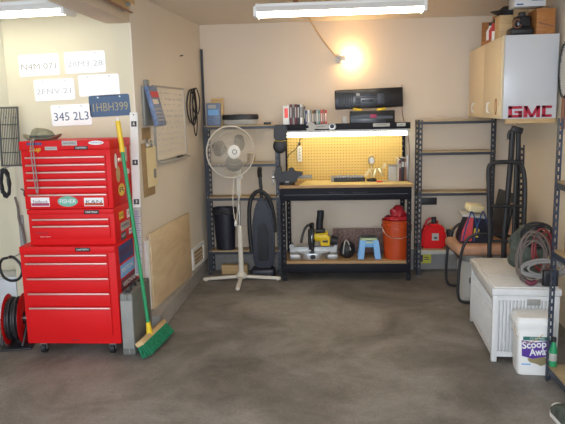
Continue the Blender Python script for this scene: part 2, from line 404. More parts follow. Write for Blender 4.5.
# top chest
YF = 3.92
t1 = thing('tool_chest', 'red six-drawer top tool chest with stickered lid under a felt hat', 'tool chest', (-1.69, 4.1, 1.0))
MB().box(TX0, TX1, YF, 4.33, .999, 1.385, .004).build('body', 'red', t1)
lid = MB().box(TX0-.004, TX1+.004, YF-.012, 4.335, 1.386, 1.445, .006).build('lid', 'red', t1)
drawers(t1, TX0+.028, TX1-.03, YF, [1.338, 1.289, 1.241, 1.192, 1.143, 1.093], 1.003)
MB().box(TX1+.001, TX1+.012, 4.05, 4.2, 1.29, 1.32, .004).build('side_handle', 'chrome', t1)
badge(t1, -1.575, YF-.012, 1.397, .09, .022)
sticker(t1, FY(-1.65, YF-.0128, 1.428), 'ltgrey', .10, .03, 'RACING')
sticker(t1, FY(-1.475, YF-.0128, 1.428), 'white', .10, .026, 'FORMULA', 'dkblue', True)
sticker(t1, FY(-1.885, YF-.0128, 1.428), 'dkblue', .10, .016, 'AUTO', 'magenta')
MB().text('Snap', .042, FY(-1.885, YF-.0128, 1.392), .0005, shear=.3).build('lettering', 'yellow', t1, smooth=False)
sticker(t1, FY(-1.775, YF-.0128, 1.397), 'ltgrey', .08, .022, 'TOOLS')
sticker(t1, FY(-1.875, YF-.0148, 1.048), 'white', .125, .06, 'Edelbrock', 'maroon', band='magenta')
sticker(t1, FY(-1.69, YF-.0148, 1.05), 'stickgreen', .135, .07, 'FISHER', 'white', True)
sticker(t1, FY(-1.515, YF-.0148, 1.045), 'white', .13, .055, 'K&N', 'dktext', band='orange')
for (y, z, mm, w, h, tx, tm, ov) in ((4.10, 1.10, 'yellow', .13, .085, 'R', 'dktext', True), (4.02, 1.30, 'white', .05, .10, None, None, True), (4.22, 1.33, 'ltgrey', .07, .10, None, None, False), (4.24, 1.21, 'white', .1, .04, 'GT', 'red2', True), (4.05, 1.21, 'pine', .08, .11, None, None, True)):
    sticker(t1, sideF(y, z, TX1+.0005), mm, w, h, tx, tm or 'dktext', ov)
# middle chest
t2 = thing('tool_chest', 'red two-drawer middle tool chest between the top chest and rolling cabinet', 'tool chest', (-1.69, 4.1, .76))
MB().box(TX0+.012, TX1, YF, 4.33, .757, .9975, .004).build('body', 'red', t2)
MB().box(TX0+.01, TX1+.002, YF-.014, YF, .965, .997, .004).build('top_lip', 'red', t2)
drawers(t2, TX0+.04, TX1-.03, YF, [.930, .884], .79)
badge(t2, -1.535, YF-.014, .978, .10, .026)
MB().text('TOOL CO', .018, FY(-1.88, YF-.0145, .84), .0005).build('lettering', 'maroon', t2, smooth=False)
MB().text('HEAVY DUTY', .012, FY(-1.86, YF-.0145, .815), .0005).build('lettering', 'chrome', t2, smooth=False)
for (y, z, mm, w, h, tx, tm, ov) in ((4.06, .93, 'yellow', .09, .05, 'ESI', 'dktext', False), (4.22, .92, 'white', .09, .06, '38', 'red2', False), (4.13, .85, 'ltgrey', .19, .055, 'PUMPER', 'dktext', False), (4.08, .785, 'dktext', .10, .05, 'GT', 'white', False), (4.24, .79, 'white', .08, .04, 'MAC', 'dktext', False)):
    sticker(t2, sideF(y, z, TX1+.0005), mm, w, h, tx, tm, ov)
# rolling cabinet
CX0, CX1, CY = -2.035, -1.388, 3.885
t3 = thing('rolling_tool_cabinet', 'large red rolling tool cabinet on casters with five drawer rails', 'tool cabinet', (-1.71, 4.1, 0))
MB().box(CX0, CX1, CY, 4.36, .082, .755, .005).build('body', 'red', t3)
MB().box(CX0+.002, CX1-.002, CY-.012, CY, .712, .754, .004).build('top_lip', 'red', t3)
drawers(t3, CX0+.035, CX1-.05, CY, [.696, .640, .537, .434, .335], .132)
badge(t3, -1.60, CY-.012, .735, .10, .026)
MB().text('MASTER', .014, FY(-1.70, CY-.001, .108), .0005).build('lettering', 'maroon', t3, smooth=False)
for (y, z, mm, w, h, tx, tm) in ((4.10, .675, 'dkblue', .30, .12, 'RACING', 'maroon'), (4.11, .555, 'skyblue', .30, .09, 'PISTON', 'white'), (4.13, .455, 'maroon', .34, .09, 'VISIONAL', 'white')):
    sticker(t3, sideF(y, z, CX1+.0005), mm, w, h, tx, tm)
for x in (CX0+.09, CX1-.075):
    for y in (CY+.05, 4.30):
        c = MB().box(x-.022, x+.022, y-.02, y+.02, .062, .0815, .003).box(x-.022, x-.017, y-.012, y+.012, .03, .065).box(x+.017, x+.022, y-.012, y+.012, .03, .065).build('caster', 'steel', t3)
        MB().cyl((x-.014, y, .034), (x+.014, y, .034), .034, seg=24).build('wheel', 'black', c)

# hat with hanging cord
t = thing('felt_hat', 'grey green felt hat with dangling cord on top of red tool chest', 'hat', (-1.895, 4.06, 1.446))
b = MB(); b.lathe([(.0, .0), (.10, .003), (.125, .012), (.128, .016), (.10, .011), (.085, .014), (.08, .035), (.066, .062), (.04, .075), (0, .070)], (-1.895, 4.06, 1.447), 40, Matrix.Diagonal((1, .8, 1, 1)))
for v in b.bm.verts:
    dx = v.co.x+1.895
    if abs(dx) > .08: v.co.z += (abs(dx)-.08)*.5
    v.co.z -= 0.006*math.sin(dx*30)*(v.co.z > 1.49)
b.build('hat_body', 'hat', t)
b = MB(); b.lathe([(.0855, .014), (.087, .016), (.085, .030), (.081, .032)], (-1.895, 4.06, 1.447), 40, Matrix.Diagonal((1, .8, 1, 1))); b.build('hat_band', 'bagolive', t)
b = MB(); b.tube([(-1.90, 3.965, 1.462), (-1.90, 3.91, 1.458), (-1.90, 3.885, 1.43), (-1.897, 3.885, 1.25), (-1.885, 3.885, 1.10), (-1.872, 3.885, 1.12), (-1.878, 3.885, 1.25), (-1.885, 3.885, 1.43), (-1.885, 3.91, 1.458), (-1.885, 3.965, 1.462)], .0035, 6, smooth=2); b.build('cord', 'grey', t)

# broom leaning against the chests
HB = Vector((-1.222, 3.99, .125)); HT = Vector((-1.366, 4.03, 1.585))
t = thing('push_broom', 'green push broom with yellow handle tip leaning beside red chests', 'broom', (-1.24, 4.0, 0))
d = (HT-HB)
MB().cyl(HB+d*.02, HB+d*.86, .0125).build('handle', 'green', t)
MB().cyl(HB+d*.845, HB+d*.985, .017, .016).build('handle_tip', 'yellow', t)
MB().cyl(HB+d*.985, HT, .008).build('hang_loop', 'white', t)
b = MB(); b.cyl(HB+Vector((0, 0, -.03)), HB+d*.05, .022, .016); b.build('collar', 'yellow', t)
hd = Vector((.10, 1, 0)).normalized(); hm = frame((-1.226, 4.05, .10), hd, Vector((-hd.y, hd.x, 0))*.85+Vector((0, 0, -.52)))
b = MB(); b.obox((0, 0, 0), (.44, .06, .035), None, .008); b.bm.transform(hm); b.build('brush_block', 'pine', t)
b = MB()
for i in range(30):
    for j in range(4):
        x = -.205+.41*i/29; y = -.022+.044*j/3
        e = hm @ Vector((x*1.05+random.uniform(-.006, .006), y*1.7+random.uniform(-.004, .004), -.10)); st = hm @ Vector((x, y, -.012))
        e.z = max(.003, e.z)
        b.cyl(st, e, .008, .007, 5)
b.build('bristles', 'greenbr', t)

# measuring stick
t = thing('measuring_stick', 'white measuring stick with black number squares leaning on alcove corner', 'ruler', (-1.34, 4.3, .46))
p0 = Vector((-1.318, 4.23, .462)); p1 = Vector((-1.395, 4.385, 1.615)); ux = Vector((1, .12, 0)).normalized(); uz = (p1-p0).normalized()
fm = frame((p0+p1)/2, ux, uz); L = (p1-p0).length
b = MB(); b.obox((0, L*.21, 0), (.056, L*.58, .012), None, .002); b.bm.transform(fm); b.build('upper_face', 'white', t)
b = MB(); b.obox((0, -L*.29, 0), (.056, L*.42, .011), None, .002); b.bm.transform(fm); b.build('lower_face', 'ltgrey', t)
for y, n in ((L*.43, '6'), (L*.195, '4'), (L*-.045, '3')):
    s = MB().prism([(-.019, -.019), (.019, -.019), (.019, .019), (-.019, .019)], .001, fm @ Matrix.Translation((0, y, .0062))).build('number_square', 'black', t, smooth=False)
    MB().text(n, .034, fm @ Matrix.Translation((0, y, .0076)), .0005).build('numeral', 'white', s, smooth=False)
b = MB()
for k in range(36): b.prism([(-.02, -.002), (.012 if k % 4 else .024, -.002), (.012 if k % 4 else .024, .002), (-.02, .002)], .0008, fm @ Matrix.Translation((0, -L*.48+k*L*.0108, .0057)))
b.build('tick_marks', 'purple', t, smooth=False)
MB().cyl(fm @ Vector((0, L*.485, .0055)), fm @ Vector((0, L*.485, .0075)), .005, seg=12).build('hang_hole', 'dktext', t)

# grey case on edge
t = thing('tool_case', 'grey plastic tool case standing on edge beside the red cabinet', 'case', (-1.3375, 4.1, 0), 0)
hw = .0445
b = MB(); b.box(-hw, -.003, -.215, .20, 0, .43, .012); b.build('shell', 'casegrey', t, local=True)
b = MB(); b.box(.003, hw, -.215, .20, 0, .43, .012); b.build('shell', 'casegrey', t, local=True)
b = MB(); b.box(-.004, .004, -.212, .197, .004, .426); b.build('seam', 'grey', t, local=True)
MB().box(-hw+.006, hw-.006, -.2165, -.2155, .05, .38, .0004).build('edge_rib', 'grey', t, local=True)
b = MB(); b.tube([(0, -.10, .425), (0, -.10, .455), (0, .0, .458), (0, 0, .425)], .009, 8, smooth=1); b.build('carry_handle', 'black', t, local=True)
for y in (-.17, .12): MB().box(-.018, .018, y-.02, y+.02, .425, .437, .003).build('latch', 'black', t, local=True)

# ------------------------------------------------------------------ left edge clutter
RR = Matrix.Rotation(math.radians(12), 4, 'Z') @ Matrix.Rotation(PI/2, 4, 'Y')
t = thing('hose_reel', 'red hose reel wound with black hose on floor beside red cabinet', 'hose reel', (-2.21, 4.1, 0))
c = Vector((-2.215, 4.1, .185))
for sx in (-.055, .05):
    b = MB(); b.lathe([(.05, -.004), (.165, -.004), (.18, .0), (.165, .006), (.05, .004), (.05, -.004)], c + RR @ Vector((0, 0, sx)) - (RR @ Vector((0, 0, 0))), 40, RR); b.build('reel_disc', 'red', t)
b = MB()
for k in range(5): b.torus(c + RR @ Vector((0, 0, -.042+.02*k)), .135+.012*(k % 2), .012, RR, 40, 8)
b.build('wound_hose', 'black', t)
b = MB(); b.cyl(c + RR @ Vector((0, 0, -.09)), c + RR @ Vector((0, 0, .075)), .022); b.build('axle', 'steel', t)
b = MB(); b.obox((-2.215, 4.1, .006), (.24, .30, .012), Matrix.Rotation(math.radians(12), 3, 'Z'), .004)
b.tube([c+RR @ Vector((0, 0, .072)), c+RR @ Vector((.06, .05, .072)), (-2.13, 4.18, .01)], .011); b.tube([c+RR @ Vector((0, 0, .072)), c+RR @ Vector((.06, -.05, .072)), (-2.15, 4.02, .01)], .011)
b.tube([c+RR @ Vector((0, 0, -.085)), (-2.30, 4.02, .01)], .011); b.tube([c+RR @ Vector((0, 0, -.085)), (-2.29, 4.16, .01)], .011); b.build('stand', 'black', t)

t = thing('wire_rack', 'dark wire grille panel hanging at the alcove edge above cords', 'rack', (-2.28, 4.36, 1.26))
b = MB()
for x in (-2.36, -2.222): b.cyl((x, 4.36, 1.25), (x+.02 if x > -2.3 else x+.02, 4.36, 1.675), .006, seg=8)
for z in (1.255, 1.67): b.cyl((-2.36, 4.36, z), (-2.205, 4.36, z), .006, seg=8)
b.build('rack_frame', 'gridwire', t)
b = MB()
for k in range(11): b.cyl((-2.35+.0125*k, 4.36, 1.255), (-2.335+.0125*k, 4.36, 1.67), .0035, seg=6)
b.build('upright_wire', 'gridwire', t)
b = MB()
for k in range(3): b.cyl((-2.35, 4.352, 1.35+.1*k), (-2.21, 4.352, 1.35+.1*k), .004, seg=6)
b.build('cross_wire', 'gridwire', t)
for k, x in enumerate((-2.32, -2.25)): MB().cyl((x, 4.376, 1.60), (x, 4.42, 1.60), .006, seg=8).build('hook', 'steel', t)

pts = []
for k in range(60):
    a = k*.9; r = .06+.012*math.sin(k*1.7); pts.append((-2.335+r*.55*math.cos(a), 4.34+.02*math.sin(k*2.1), 1.13+r*1.7*math.sin(a)))
t = thing('cord_bundle', 'tangled black cords hung under the wire grille at alcove edge', 'cords', (-2.33, 4.36, 1.0))
MB().tube(pts, .006, 6, smooth=1).build('coil', 'black', t)
MB().cyl((-2.335, 4.34, 1.235), (-2.335, 4.42, 1.245), .008).build('hook', 'steel', t)
tag(MB().tube([(-2.30, 4.395, 1.02), (-2.285, 4.40, .93), (-2.292, 4.40, .84), (-2.262, 4.40, .77), (-2.255, 4.40, .6), (-2.262, 4.40, .4), (-2.25, 4.40, .20), (-2.25, 4.40, .011)], .009, 8, smooth=2).build('cable', 'cable'),
    'grey cable running down the alcove wall edge beside red cabinet', 'cable')
t = thing('hose_loop', 'loop of black hose bulging out beside the rolling cabinet', 'hose', (-2.28, 4.3, .42))
MB().tube([(-2.33, 4.25, .59), (-2.27, 4.22, .615), (-2.215, 4.22, .56), (-2.20, 4.22, .50), (-2.23, 4.22, .44), (-2.29, 4.22, .425), (-2.34, 4.25, .43), (-2.40, 4.3, .44), (-2.42, 4.3, .52), (-2.38, 4.28, .58)], .010, 8, closed=True, smooth=2).build('hose', 'black', t)
MB().tube([(-2.285, 4.4195, .60), (-2.285, 4.25, .592), (-2.285, 4.20, .60), (-2.285, 4.19, .62)], .005, 8, smooth=1).build('hook', 'steel', t)
t = thing('side_knob', 'black knob on thin rod sticking out beside the red chest', 'knob', (-2.1, 4.2, 1.05))
MB().cyl((-2.26, 4.4195, 1.075), (-2.06, 4.12, 1.08), .005, seg=8).build('rod', 'black', t)
b = MB(); b.cyl((-2.075, 4.12, 1.08), (-2.015, 4.105, 1.08), .028, .04, 8); b.build('knob_grip', 'black', t)
t = thing('storage_bin', 'pale blue grey plastic bin on floor in the recess behind hose reel', 'bin', (-2.58, 4.72, 0))
b = MB(); b.box(-2.69, -2.475, 4.62, 4.83, 0, .33, .008); b.build('bin_body', 'enamel', t)
b = MB(); b.box(-2.70, -2.465, 4.61, 4.84, .331, .352, .006); b.build('lid', 'enamel', t)
struct(MB().prism([(0, 0), (.30, 0), (.30, .3), (.26, .36), (.26, .48), (.30, .55), (.29, .88), (0, .9)], .01, frame((-2.60, 4.948, 0), (1, 0, 0), (0, 0, 1))).build('trim_3', 'curb', smooth=False))
struct(MB().box(-2.3005, -2.262, 4.4125, 4.4195, 0, .88).build('trim_4', 'curb', smooth=False))

# ------------------------------------------------------------------ things on the left wall
t = thing('brochure_holder', 'clear wall holder full of blue brochures beside the whiteboard', 'brochure holder', LW(.25, 1.48))
RL = Matrix((LT, -LN, Vector((0, 0, 1)))).transposed()
b = MB(); b.obox(LW(.22, 1.66, .012), (.20, .02, .29), RL, .004); b.build('holder', 'grey', t)
bm_ = Matrix.Translation(LW(.225, 1.66, .068)) @ (RL @ Matrix.Rotation(math.radians(-13), 3, 'X')).to_4x4()
def bro(c, size, nm, m_, par, bv=0.):
    b = MB(); b.obox(c, size, None, bv); b.bm.transform(bm_); return b.build(nm, m_, par)
br = bro((0, 0, 0), (.18, .035, .30), 'brochure_stack', 'brochblue', t, .004)
bro((0, -.0185, .085), (.16, .002, .045), 'printed_band', 'redprint', br)
bro((-.02, -.0185, .03), (.11, .002, .035), 'printed_photo', 'cream', br)
for k in range(4): bro((-.01+.01*(k % 2), -.0185, -.11+.028*k), (.13, .002, .008), 'printed_line', 'ltgrey', br)
for s_ in (.17, .22):
    MB().obox(LW(s_, 1.83, .02), (.02, .02, .05), RL, .003).build('wire_clip', 'grey', t)
tag(MB().obox(LW(.17, 1.46, .004), (.17, .006, .085), RL).build('cardboard_scrap', 'card'), 'small square of brown cardboard below the blue brochures', 'cardboard')
t = thing('clipboard', 'brown clipboard holding a yellow sheet on the left wall', 'clipboard', LW(.17, .99))
b = MB(); b.obox(LW(.17, 1.19, .006), (.23, .006, .40), RL, .003); b.build('board', 'card', t)
b = MB(); b.obox(LW(.23, 1.205, .012), (.20, .003, .30), RL); pp = b.build('sheet', 'paper', t)
b = MB(); b.obox(LW(.285, 1.15, .0145), (.055, .002, .07), RL); b.build('printed_patch', 'grey', pp)
b = MB(); b.obox(LW(.19, 1.375, .016), (.13, .014, .03), RL, .004); b.cyl(LW(.15, 1.40, .016), LW(.15, 1.40, .03), .018); b.cyl(LW(.22, 1.39, .016), LW(.22, 1.39, .03), .018); b.build('clip', 'steel', t)

t = thing('whiteboard', 'whiteboard covered in faint handwriting on the left wall', 'whiteboard', LW(.74, 1.24))
b = MB(); b.obox(LW(.73, 1.525, .008), (.76, .010, .57), RL); pn = b.build('panel', 'whiteboard', t)
b = MB()
b.obox(LW(.73, 1.815, .010), (.78, .018, .014), RL); b.obox(LW(.345, 1.525, .010), (.010, .018, .57), RL); b.obox(LW(1.115, 1.525, .010), (.010, .018, .57), RL); b.obox(LW(.73, 1.236, .010), (.78, .018, .014), RL)
b.build('border', 'alu', t)
random.seed(3)
for r_ in range(11):
    x = .40+.02*random.random()
    while x < 1.04:
        wl = random.uniform(.02, .05); pts = []
        for k in range(6): pts.append(LW(x+wl*k/5, 1.765-.046*r_+random.uniform(-.010, .010), .0137))
        w_ = MB(); w_.tube(pts, .0013, 4); w_.build('handwriting', 'platetext', pn, smooth=False); x += wl+random.choice((.012, .02, .06))
b = MB(); b.obox(LW(.74, 1.225, .03), (.74, .045, .012), RL, .003); b.build('tray', 'ltgrey', t)
tag(MB().cyl(LW(.80, 1.2395, .035), LW(.93, 1.2395, .035), .008).build('marker', 'black'), 'black marker lying on the whiteboard tray', 'marker')
# drive belts on a nail
nail = tag(MB().cyl(LW(1.31, 1.80, .0), LW(1.31, 1.82, .09), .005).build('nail', 'steel'), 'nail in the left wall holding up the drive belts', 'nail')
def belt(w, h, off, r, label, zt=1.83, sh=0):
    pts = []
    for k in range(48):
        a = 2*PI*k/48
        x = w/2*math.sin(a)*(1-.35*max(0, math.cos(a))**2); z = h/2*math.cos(a)
        pts.append(LW(1.31+x+sh*(z-h/2), zt-h/2+z, off))
    tag(MB().tube(pts, r, 6, closed=True).build('drive_belt', 'black'), label, 'belt', None)
belt(.27, .30, .020, .007, 'wide black drive belt hanging on the nail, closest to the wall', 1.815)
belt(.19, .33, .037, .007, 'middle sized black drive belt hanging on the nail', 1.822)
belt(.13, .43, .053, .006, 'longest narrow black drive belt hanging lowest from the nail', 1.826)
belt(.23, .24, .069, .006, 'small round black drive belt hanging outermost on the nail', 1.829)

tag(MB().cyl(LW(1.10, 2.10, 0), LW(1.10, 2.105, .03), .005).build('nail', 'black'), 'small bare nail high on the left wall above whiteboard', 'nail')
# plywood and white sheet
MBp = MB(); MBp.obox(LW(.54, .405, .012), (1.10, .02, .535), RL, .001)
tag(MBp.build('foam_sheet', 'white'), 'white foam sheet standing behind the plywood on the curb', 'sheet')
MBp = MB(); MBp.obox(LW(.53, .428, .034), (.98, .018, .58), RL, .001)
tag(MBp.build('plywood_sheet', 'ply'), 'tan plywood sheet standing on the curb against left wall', 'plywood')

# ------------------------------------------------------------------ slotted angle racks
def angle(b, x, y, z0, z1, dx, dy, w=.036, pitch=.05, th=.003, a_=.34, b_=.68, fill=.45):
    """L-shaped upright with real slots; corner at (x,y), flanges towards +dx and +dy"""
    for ax in (0, 1):
        d = dx if ax == 0 else dy
        def bb(a0, a1, za, zb):
            lo, hi = sorted((a0*d, a1*d))
            if ax == 0: b.box(x+lo, x+hi, min(y, y+th*dy), max(y, y+th*dy), za, zb)
            else: b.box(min(x, x+th*dx), max(x, x+th*dx), y+lo, y+hi, za, zb)
        bb(0, w*a_, z0, z1); bb(w*b_, w, z0, z1)
        z = z0
        while z < z1:
            bb(w*a_, w*b_, z, min(z1, z+pitch*fill)); z += pitch
def shelf(parent, x0, x1, y0, y1, z, bm='board', fm='rackmetal', lip=.022, name='shelf'):
    s = MB().box(x0+.004, x1-.004, y0+.004, y1-.004, z-.014, z, .001).build(name, bm, parent)
    b = MB(); b.box(x0, x1, y0, y0+.003, z-.014-lip, z-.012); b.box(x0, x1, y1-.003, y1, z-.014-lip, z-.012); b.box(x0, x0+.003, y0, y1, z-.014-lip, z-.012); b.box(x1-.003, x1, y0, y1, z-.014-lip, z-.012)
    b.build('edge_beam', fm, s, smooth=False)

LX0, LX1, LY0, LY1 = -1.185, -.455, 5.96, 6.14
t = thing('shelving_rack', 'dark slotted-angle rack in the corner behind the pedestal fan', 'shelving', (-.82, 6.05, 0))
for (x, y, dx, dy, zt) in ((LX0, LY0, 1, 1, 1.475), (LX1, LY0, -1, 1, 1.475), (LX0, LY1, 1, -1, 1.475), (LX1, LY1, -1, -1, 1.475)):
    b = MB(); angle(b, x, y, 0, zt, dx, dy); b.build('upright', 'rackmetal', t, smooth=False)
for z in (1.478, 1.115, .785, .245): shelf(t, LX0+.004, LX1-.004, LY0+.004, LY1-.004, z)
tag(MB().box(-1.214, -1.192, 6.146, 6.149, 0, 2.215).box(-1.214, -1.211, 6.13, 6.149, 0, 2.215).build('corner_bar', 'rackmetal', smooth=False), 'tall dark metal bar standing in the room corner behind the fan', 'bar')
RX0, RX1, RY0, RY1 = .862, 1.592, 5.93, 6.14
t = thing('shelving_rack', 'dark slotted-angle rack with mostly bare shelves behind the chair', 'shelving', (1.23, 6.03, 0))
for (x, y, dx, dy) in ((RX0, RY0, 1, 1), (RX1-.02, RY0, -1, 1), (RX0, RY1, 1, -1), (RX1+.03, RY1, -1, -1)):
    b = MB(); angle(b, x, y, 0, 1.493, dx, dy, .04); b.build('upright', 'rackmetal', t, smooth=False)
for z in (1.488, 1.198, .812): shelf(t, RX0+.004, RX1-.022, RY0+.004, RY1-.004, z)
shelf(t, RX0+.004, RX1-.022, RY0+.004, RY1-.004, .25, 'board', 'ltgrey', .03)

# on the left rack
SH = 1.478
t = thing('software_box', 'blue printed box on the corner rack top shelf', 'box', (-1.08, 6.05, SH))
MB().box(-1.155, -1.02, 6.02, 6.06, SH+.0005, SH+.215, .002).build('carton', 'brochblue', t)
MB().box(-1.14, -1.04, 6.0185, 6.0199, SH+.10, SH+.155).build('printed_panel', 'skyblue', t)
MB().box(-1.14, -1.06, 6.0185, 6.0199, SH+.165, SH+.20).build('printed_title', 'ltgrey', t)
tag(MB().box(-1.115, -1.0, 6.075, 6.12, SH+.0005, SH+.262, .002).build('carton', 'pine'), 'tan carton standing behind the blue box on corner rack', 'box')
t = thing('cake_carrier', 'round pan with dark rim lying on corner rack top shelf', 'pan', (-.83, 6.05, SH))
e = Matrix.Diagonal((1, .48, 1, 1))
MB().lathe([(0, 0), (.15, 0), (.165, .01), (.17, .055), (0, .055)], (-.83, 6.05, SH+.001), 40, e).build('pan_body', 'ltgrey', t)
MB().lathe([(.168, .05), (.178, .055), (.18, .085), (.172, .10), (0, .105)], (-.83, 6.05, SH+.001), 40, e).build('rim', 'black', t)
tag(MB().box(-.60, -.53, 6.0, 6.04, SH+.0005, SH+.022, .004).build('small_block', 'black'), 'small flat black block on corner rack top shelf', 'block')
t = thing('paint_can', 'small olive can on the corner rack shelf behind fan', 'can', (-.735, 6.04, 1.116))
MB().cyl((-.735, 6.04, 1.116), (-.735, 6.04, 1.205), .04).build('can_body', 'card', t)
MB().torus((-.735, 6.04, 1.206), .038, .004).build('rim', 'gold', t)
t = thing('trash_can', 'black plastic wastebasket on lowest shelf of corner rack', 'wastebasket', (-1.02, 6.05, .246))
MB().lathe([(0, 0), (.095, 0), (.115, .41), (.122, .41), (.122, .425), (.108, .425), (.088, .01), (0, .01)], (-1.02, 6.05, .246), 32, Matrix.Diagonal((1, .66, 1, 1))).build('basket', 'navy', t)
MB().lathe([(.118, .36), (.1235, .365), (.1245, .40), (.119, .405)], (-1.02, 6.05, .246), 32, Matrix.Diagonal((1, .66, 1, 1))).build('band', 'black', t)
tag(MB().box(-1.06, -.80, 5.99, 6.08, .0, .09, .002).build('wood_block', 'pine'), 'pale wooden block on the floor under corner rack', 'wood block')

# ------------------------------------------------------------------ pedestal fan
FX, FYY = -.828, 5.75
t = thing('pedestal_fan', 'white pedestal fan on a cross base in front of corner rack', 'fan', (FX, FYY, 0))
for k, (dx, dy) in enumerate(((-.372, -.012), (.378, .012), (.012, -.355), (0, .17))):
    e = Vector((FX+dx, FYY+dy, .02)); b = MB(); c0 = Vector((FX, FYY, .045)); dv = (e-c0)
    m = frame((c0+e)/2, dv, (-dv.y, dv.x, 0)); t_ = MB(); t_.obox((0, 0, 0), (dv.length, .038, .028), None, .008); t_.bm.transform(m)
    lg = t_.build('leg', 'cream', t)
    MB().cyl((e.x-dx*.08, e.y-dy*.08, .001), (e.x-dx*.08, e.y-dy*.08, .012), .014).build('foot', 'cream', lg)
MB().lathe([(.05, .03), (.055, .06), (.03, .085), (.0, .085)], (FX, FYY, .0), 24).build('base_hub', 'cream', t)
MB().lathe([(.026, .07), (.023, .30), (.024, .52), (.019, .54), (.0, .54)], (FX, FYY, 0), 24).build('pole_sleeve', 'cream', t)
MB().cyl((FX, FYY, .53), (FX, FYY, .84), .0125).build('pole', 'steel', t)
MB().lathe([(.0, .83), (.022, .83), (.026, .86), (.027, 1.08), (.020, 1.12), (0, 1.12)], (FX, FYY, 0), 24).build('upper_sleeve', 'cream', t)
MB().obox((FX+.03, FYY-.02, 1.0), (.03, .05, .05), None, .01).build('height_knob', 'cream', t)
axis = Vector((.52, -.84, .05)).normalized(); cen = Vector((-.872, 5.64, 1.245))
xa = Vector((axis.y*-1, axis.x, 0)).normalized(); fm = frame(cen, xa, axis.cross(xa))
if (fm.to_3x3() @ Vector((0, 0, 1))).dot(axis) < 0: fm = frame(cen, -xa, axis.cross(xa))
mo = MB(); mo.lathe([(0, -.17), (.04, -.17), (.062, -.15), (.066, -.07), (.05, -.05), (0, -.05)], (0, 0, 0), 28); mo.bm.transform(fm); mo.build('motor', 'cream', t)
b = MB(); b.tube([(FX, FYY, 1.10), (FX, FYY, 1.16), fm @ Vector((0, -.03, -.10))], .024, 12); b.build('neck', 'cream', t)
R = .232
for side, dep, nm in ((1, .075, 'front_guard'), (-1, -.05, 'rear_guard')):
    b = MB(); nw = 84
    for k in range(nw):
        a = 2*PI*k/nw
        pts = []
        for u_, zz in ((.05, dep), (.5*R, dep*.98), (.82*R, dep*.75), (R, 0)):
            aa = a+.0*(u_); pts.append(Vector((u_*math.cos(aa), u_*math.sin(aa), zz)))
        b.tube(pts, .0013, 4)
    for u_, zz in ((.5*R, dep*.98), (.82*R, dep*.75)): b.torus((0, 0, zz), u_, .0015, None, 40, 5)
    b.bm.transform(fm); b.build(nm, 'cream', t)
b = MB(); b.torus((0, 0, 0), R+.003, .006, None, 56, 8); b.bm.transform(fm); b.build('guard_ring', 'cream', t)
b = MB(); b.lathe([(0, .086), (.034, .086), (.058, .080), (.063, .07), (0, .07)], (0, 0, 0), 28); b.bm.transform(fm); b.build('front_badge', 'white', t)
b = MB(); b.torus((0, 0, .0865), .02, .004, None, 28, 6); b.bm.transform(fm); b.build('badge_ring', 'grey', t)
for k in range(3):
    b = MB(); a0 = 2*PI*k/3+.55; n = 8; top = []
    g = []
    for i in range(n+1):
        rr_ = .03+(.185-.03)*i/n; half = .28+.38*math.sin(PI*min(1, i/n*1.05))**.8 if i < n else .12
        row = []
        for j in range(7):
            q = -1+2*j/6; a = a0+q*half+.25*i/n; row.append(b.bm.verts.new((rr_*math.cos(a), rr_*math.sin(a), .022*q)))
        g.append(row)
    for i in range(n):
        for j in range(6): b.bm.faces.new((g[i][j], g[i][j+1], g[i+1][j+1], g[i+1][j]))
    bmesh.ops.solidify(b.bm, geom=list(b.bm.faces), thickness=.002)
    b.bm.transform(fm); b.build('blade', 'blade', t)
b = MB(); b.cyl((0, 0, -.05), (0, 0, .03), .042, .036); b.bm.transform(fm); b.build('blade_hub', 'cream', t)
b = MB(); b.tube([fm @ Vector((-.04, -.03, -.10)), (-.80, 5.69, 1.12), (-.80, 5.66, .9), (-.835, 5.65, .62), (-.845, 5.65, .60)], .004, 6, smooth=2)
b.tube([(-.845, 5.69, 1.13), (-.86, 5.68, 1.0), (-.875, 5.66, .80), (-.862, 5.65, .62), (-.85, 5.65, .60)], .004, 6, smooth=2); pc = b.build('power_cord', 'cream', t)
MB().obox((-.852, 5.65, .575), (.022, .016, .05), None, .005).build('plug', 'white', pc)

# ------------------------------------------------------------------ upright vacuum
t = thing('vacuum_cleaner', 'dark upright vacuum cleaner standing between fan and workbench', 'vacuum', (-.62, 5.88, 0))
b = MB(); b.box(-.745, -.51, 5.79, 5.945, .015, .10, .025, 3); b.build('floor_head', 'navy', t)
b = MB(); b.prism([(-.085, 0), (.085, 0), (.108, .12), (.105, .44), (.075, .60), (.035, .68), (-.035, .68), (-.075, .60), (-.105, .44), (-.108, .12)], .10, frame((-.618, 5.935, .10), (1, 0, 0), (0, 0, 1)), .018); b.build('body', 'navy', t)
b = MB(); b.prism([(-.05, 0), (.05, 0), (.055, .25), (.03, .36), (-.03, .36), (-.055, .25)], .03, frame((-.618, 5.834, .18), (1, 0, 0), (0, 0, 1)), .012); b.build('dust_cup', 'blackgloss', t)
b = MB(); b.tube([(-.625, 5.885, .77), (-.632, 5.89, .9), (-.638, 5.89, 1.0)], .016, 10); b.build('handle_shaft', 'black', t)
b = MB(); b.tube([(-.638, 5.89, .985), (-.640, 5.885, 1.03), (-.635, 5.87, 1.075)], .022, 12); b.build('grip', 'blackgloss', t)
b = MB(); b.tube([(-.735, 5.86, .25), (-.752, 5.86, .5), (-.745, 5.86, .74), (-.70, 5.86, .83), (-.645, 5.86, .86), (-.585, 5.86, .83), (-.535, 5.865, .74), (-.508, 5.87, .6), (-.505, 5.87, .45)], .020, 10, smooth=2); b.build('hose', 'black', t)
for sx in (-.73, -.525): MB().cyl((sx-.012, 5.925, .03), (sx+.012, 5.925, .03), .03).build('wheel', 'black', t)

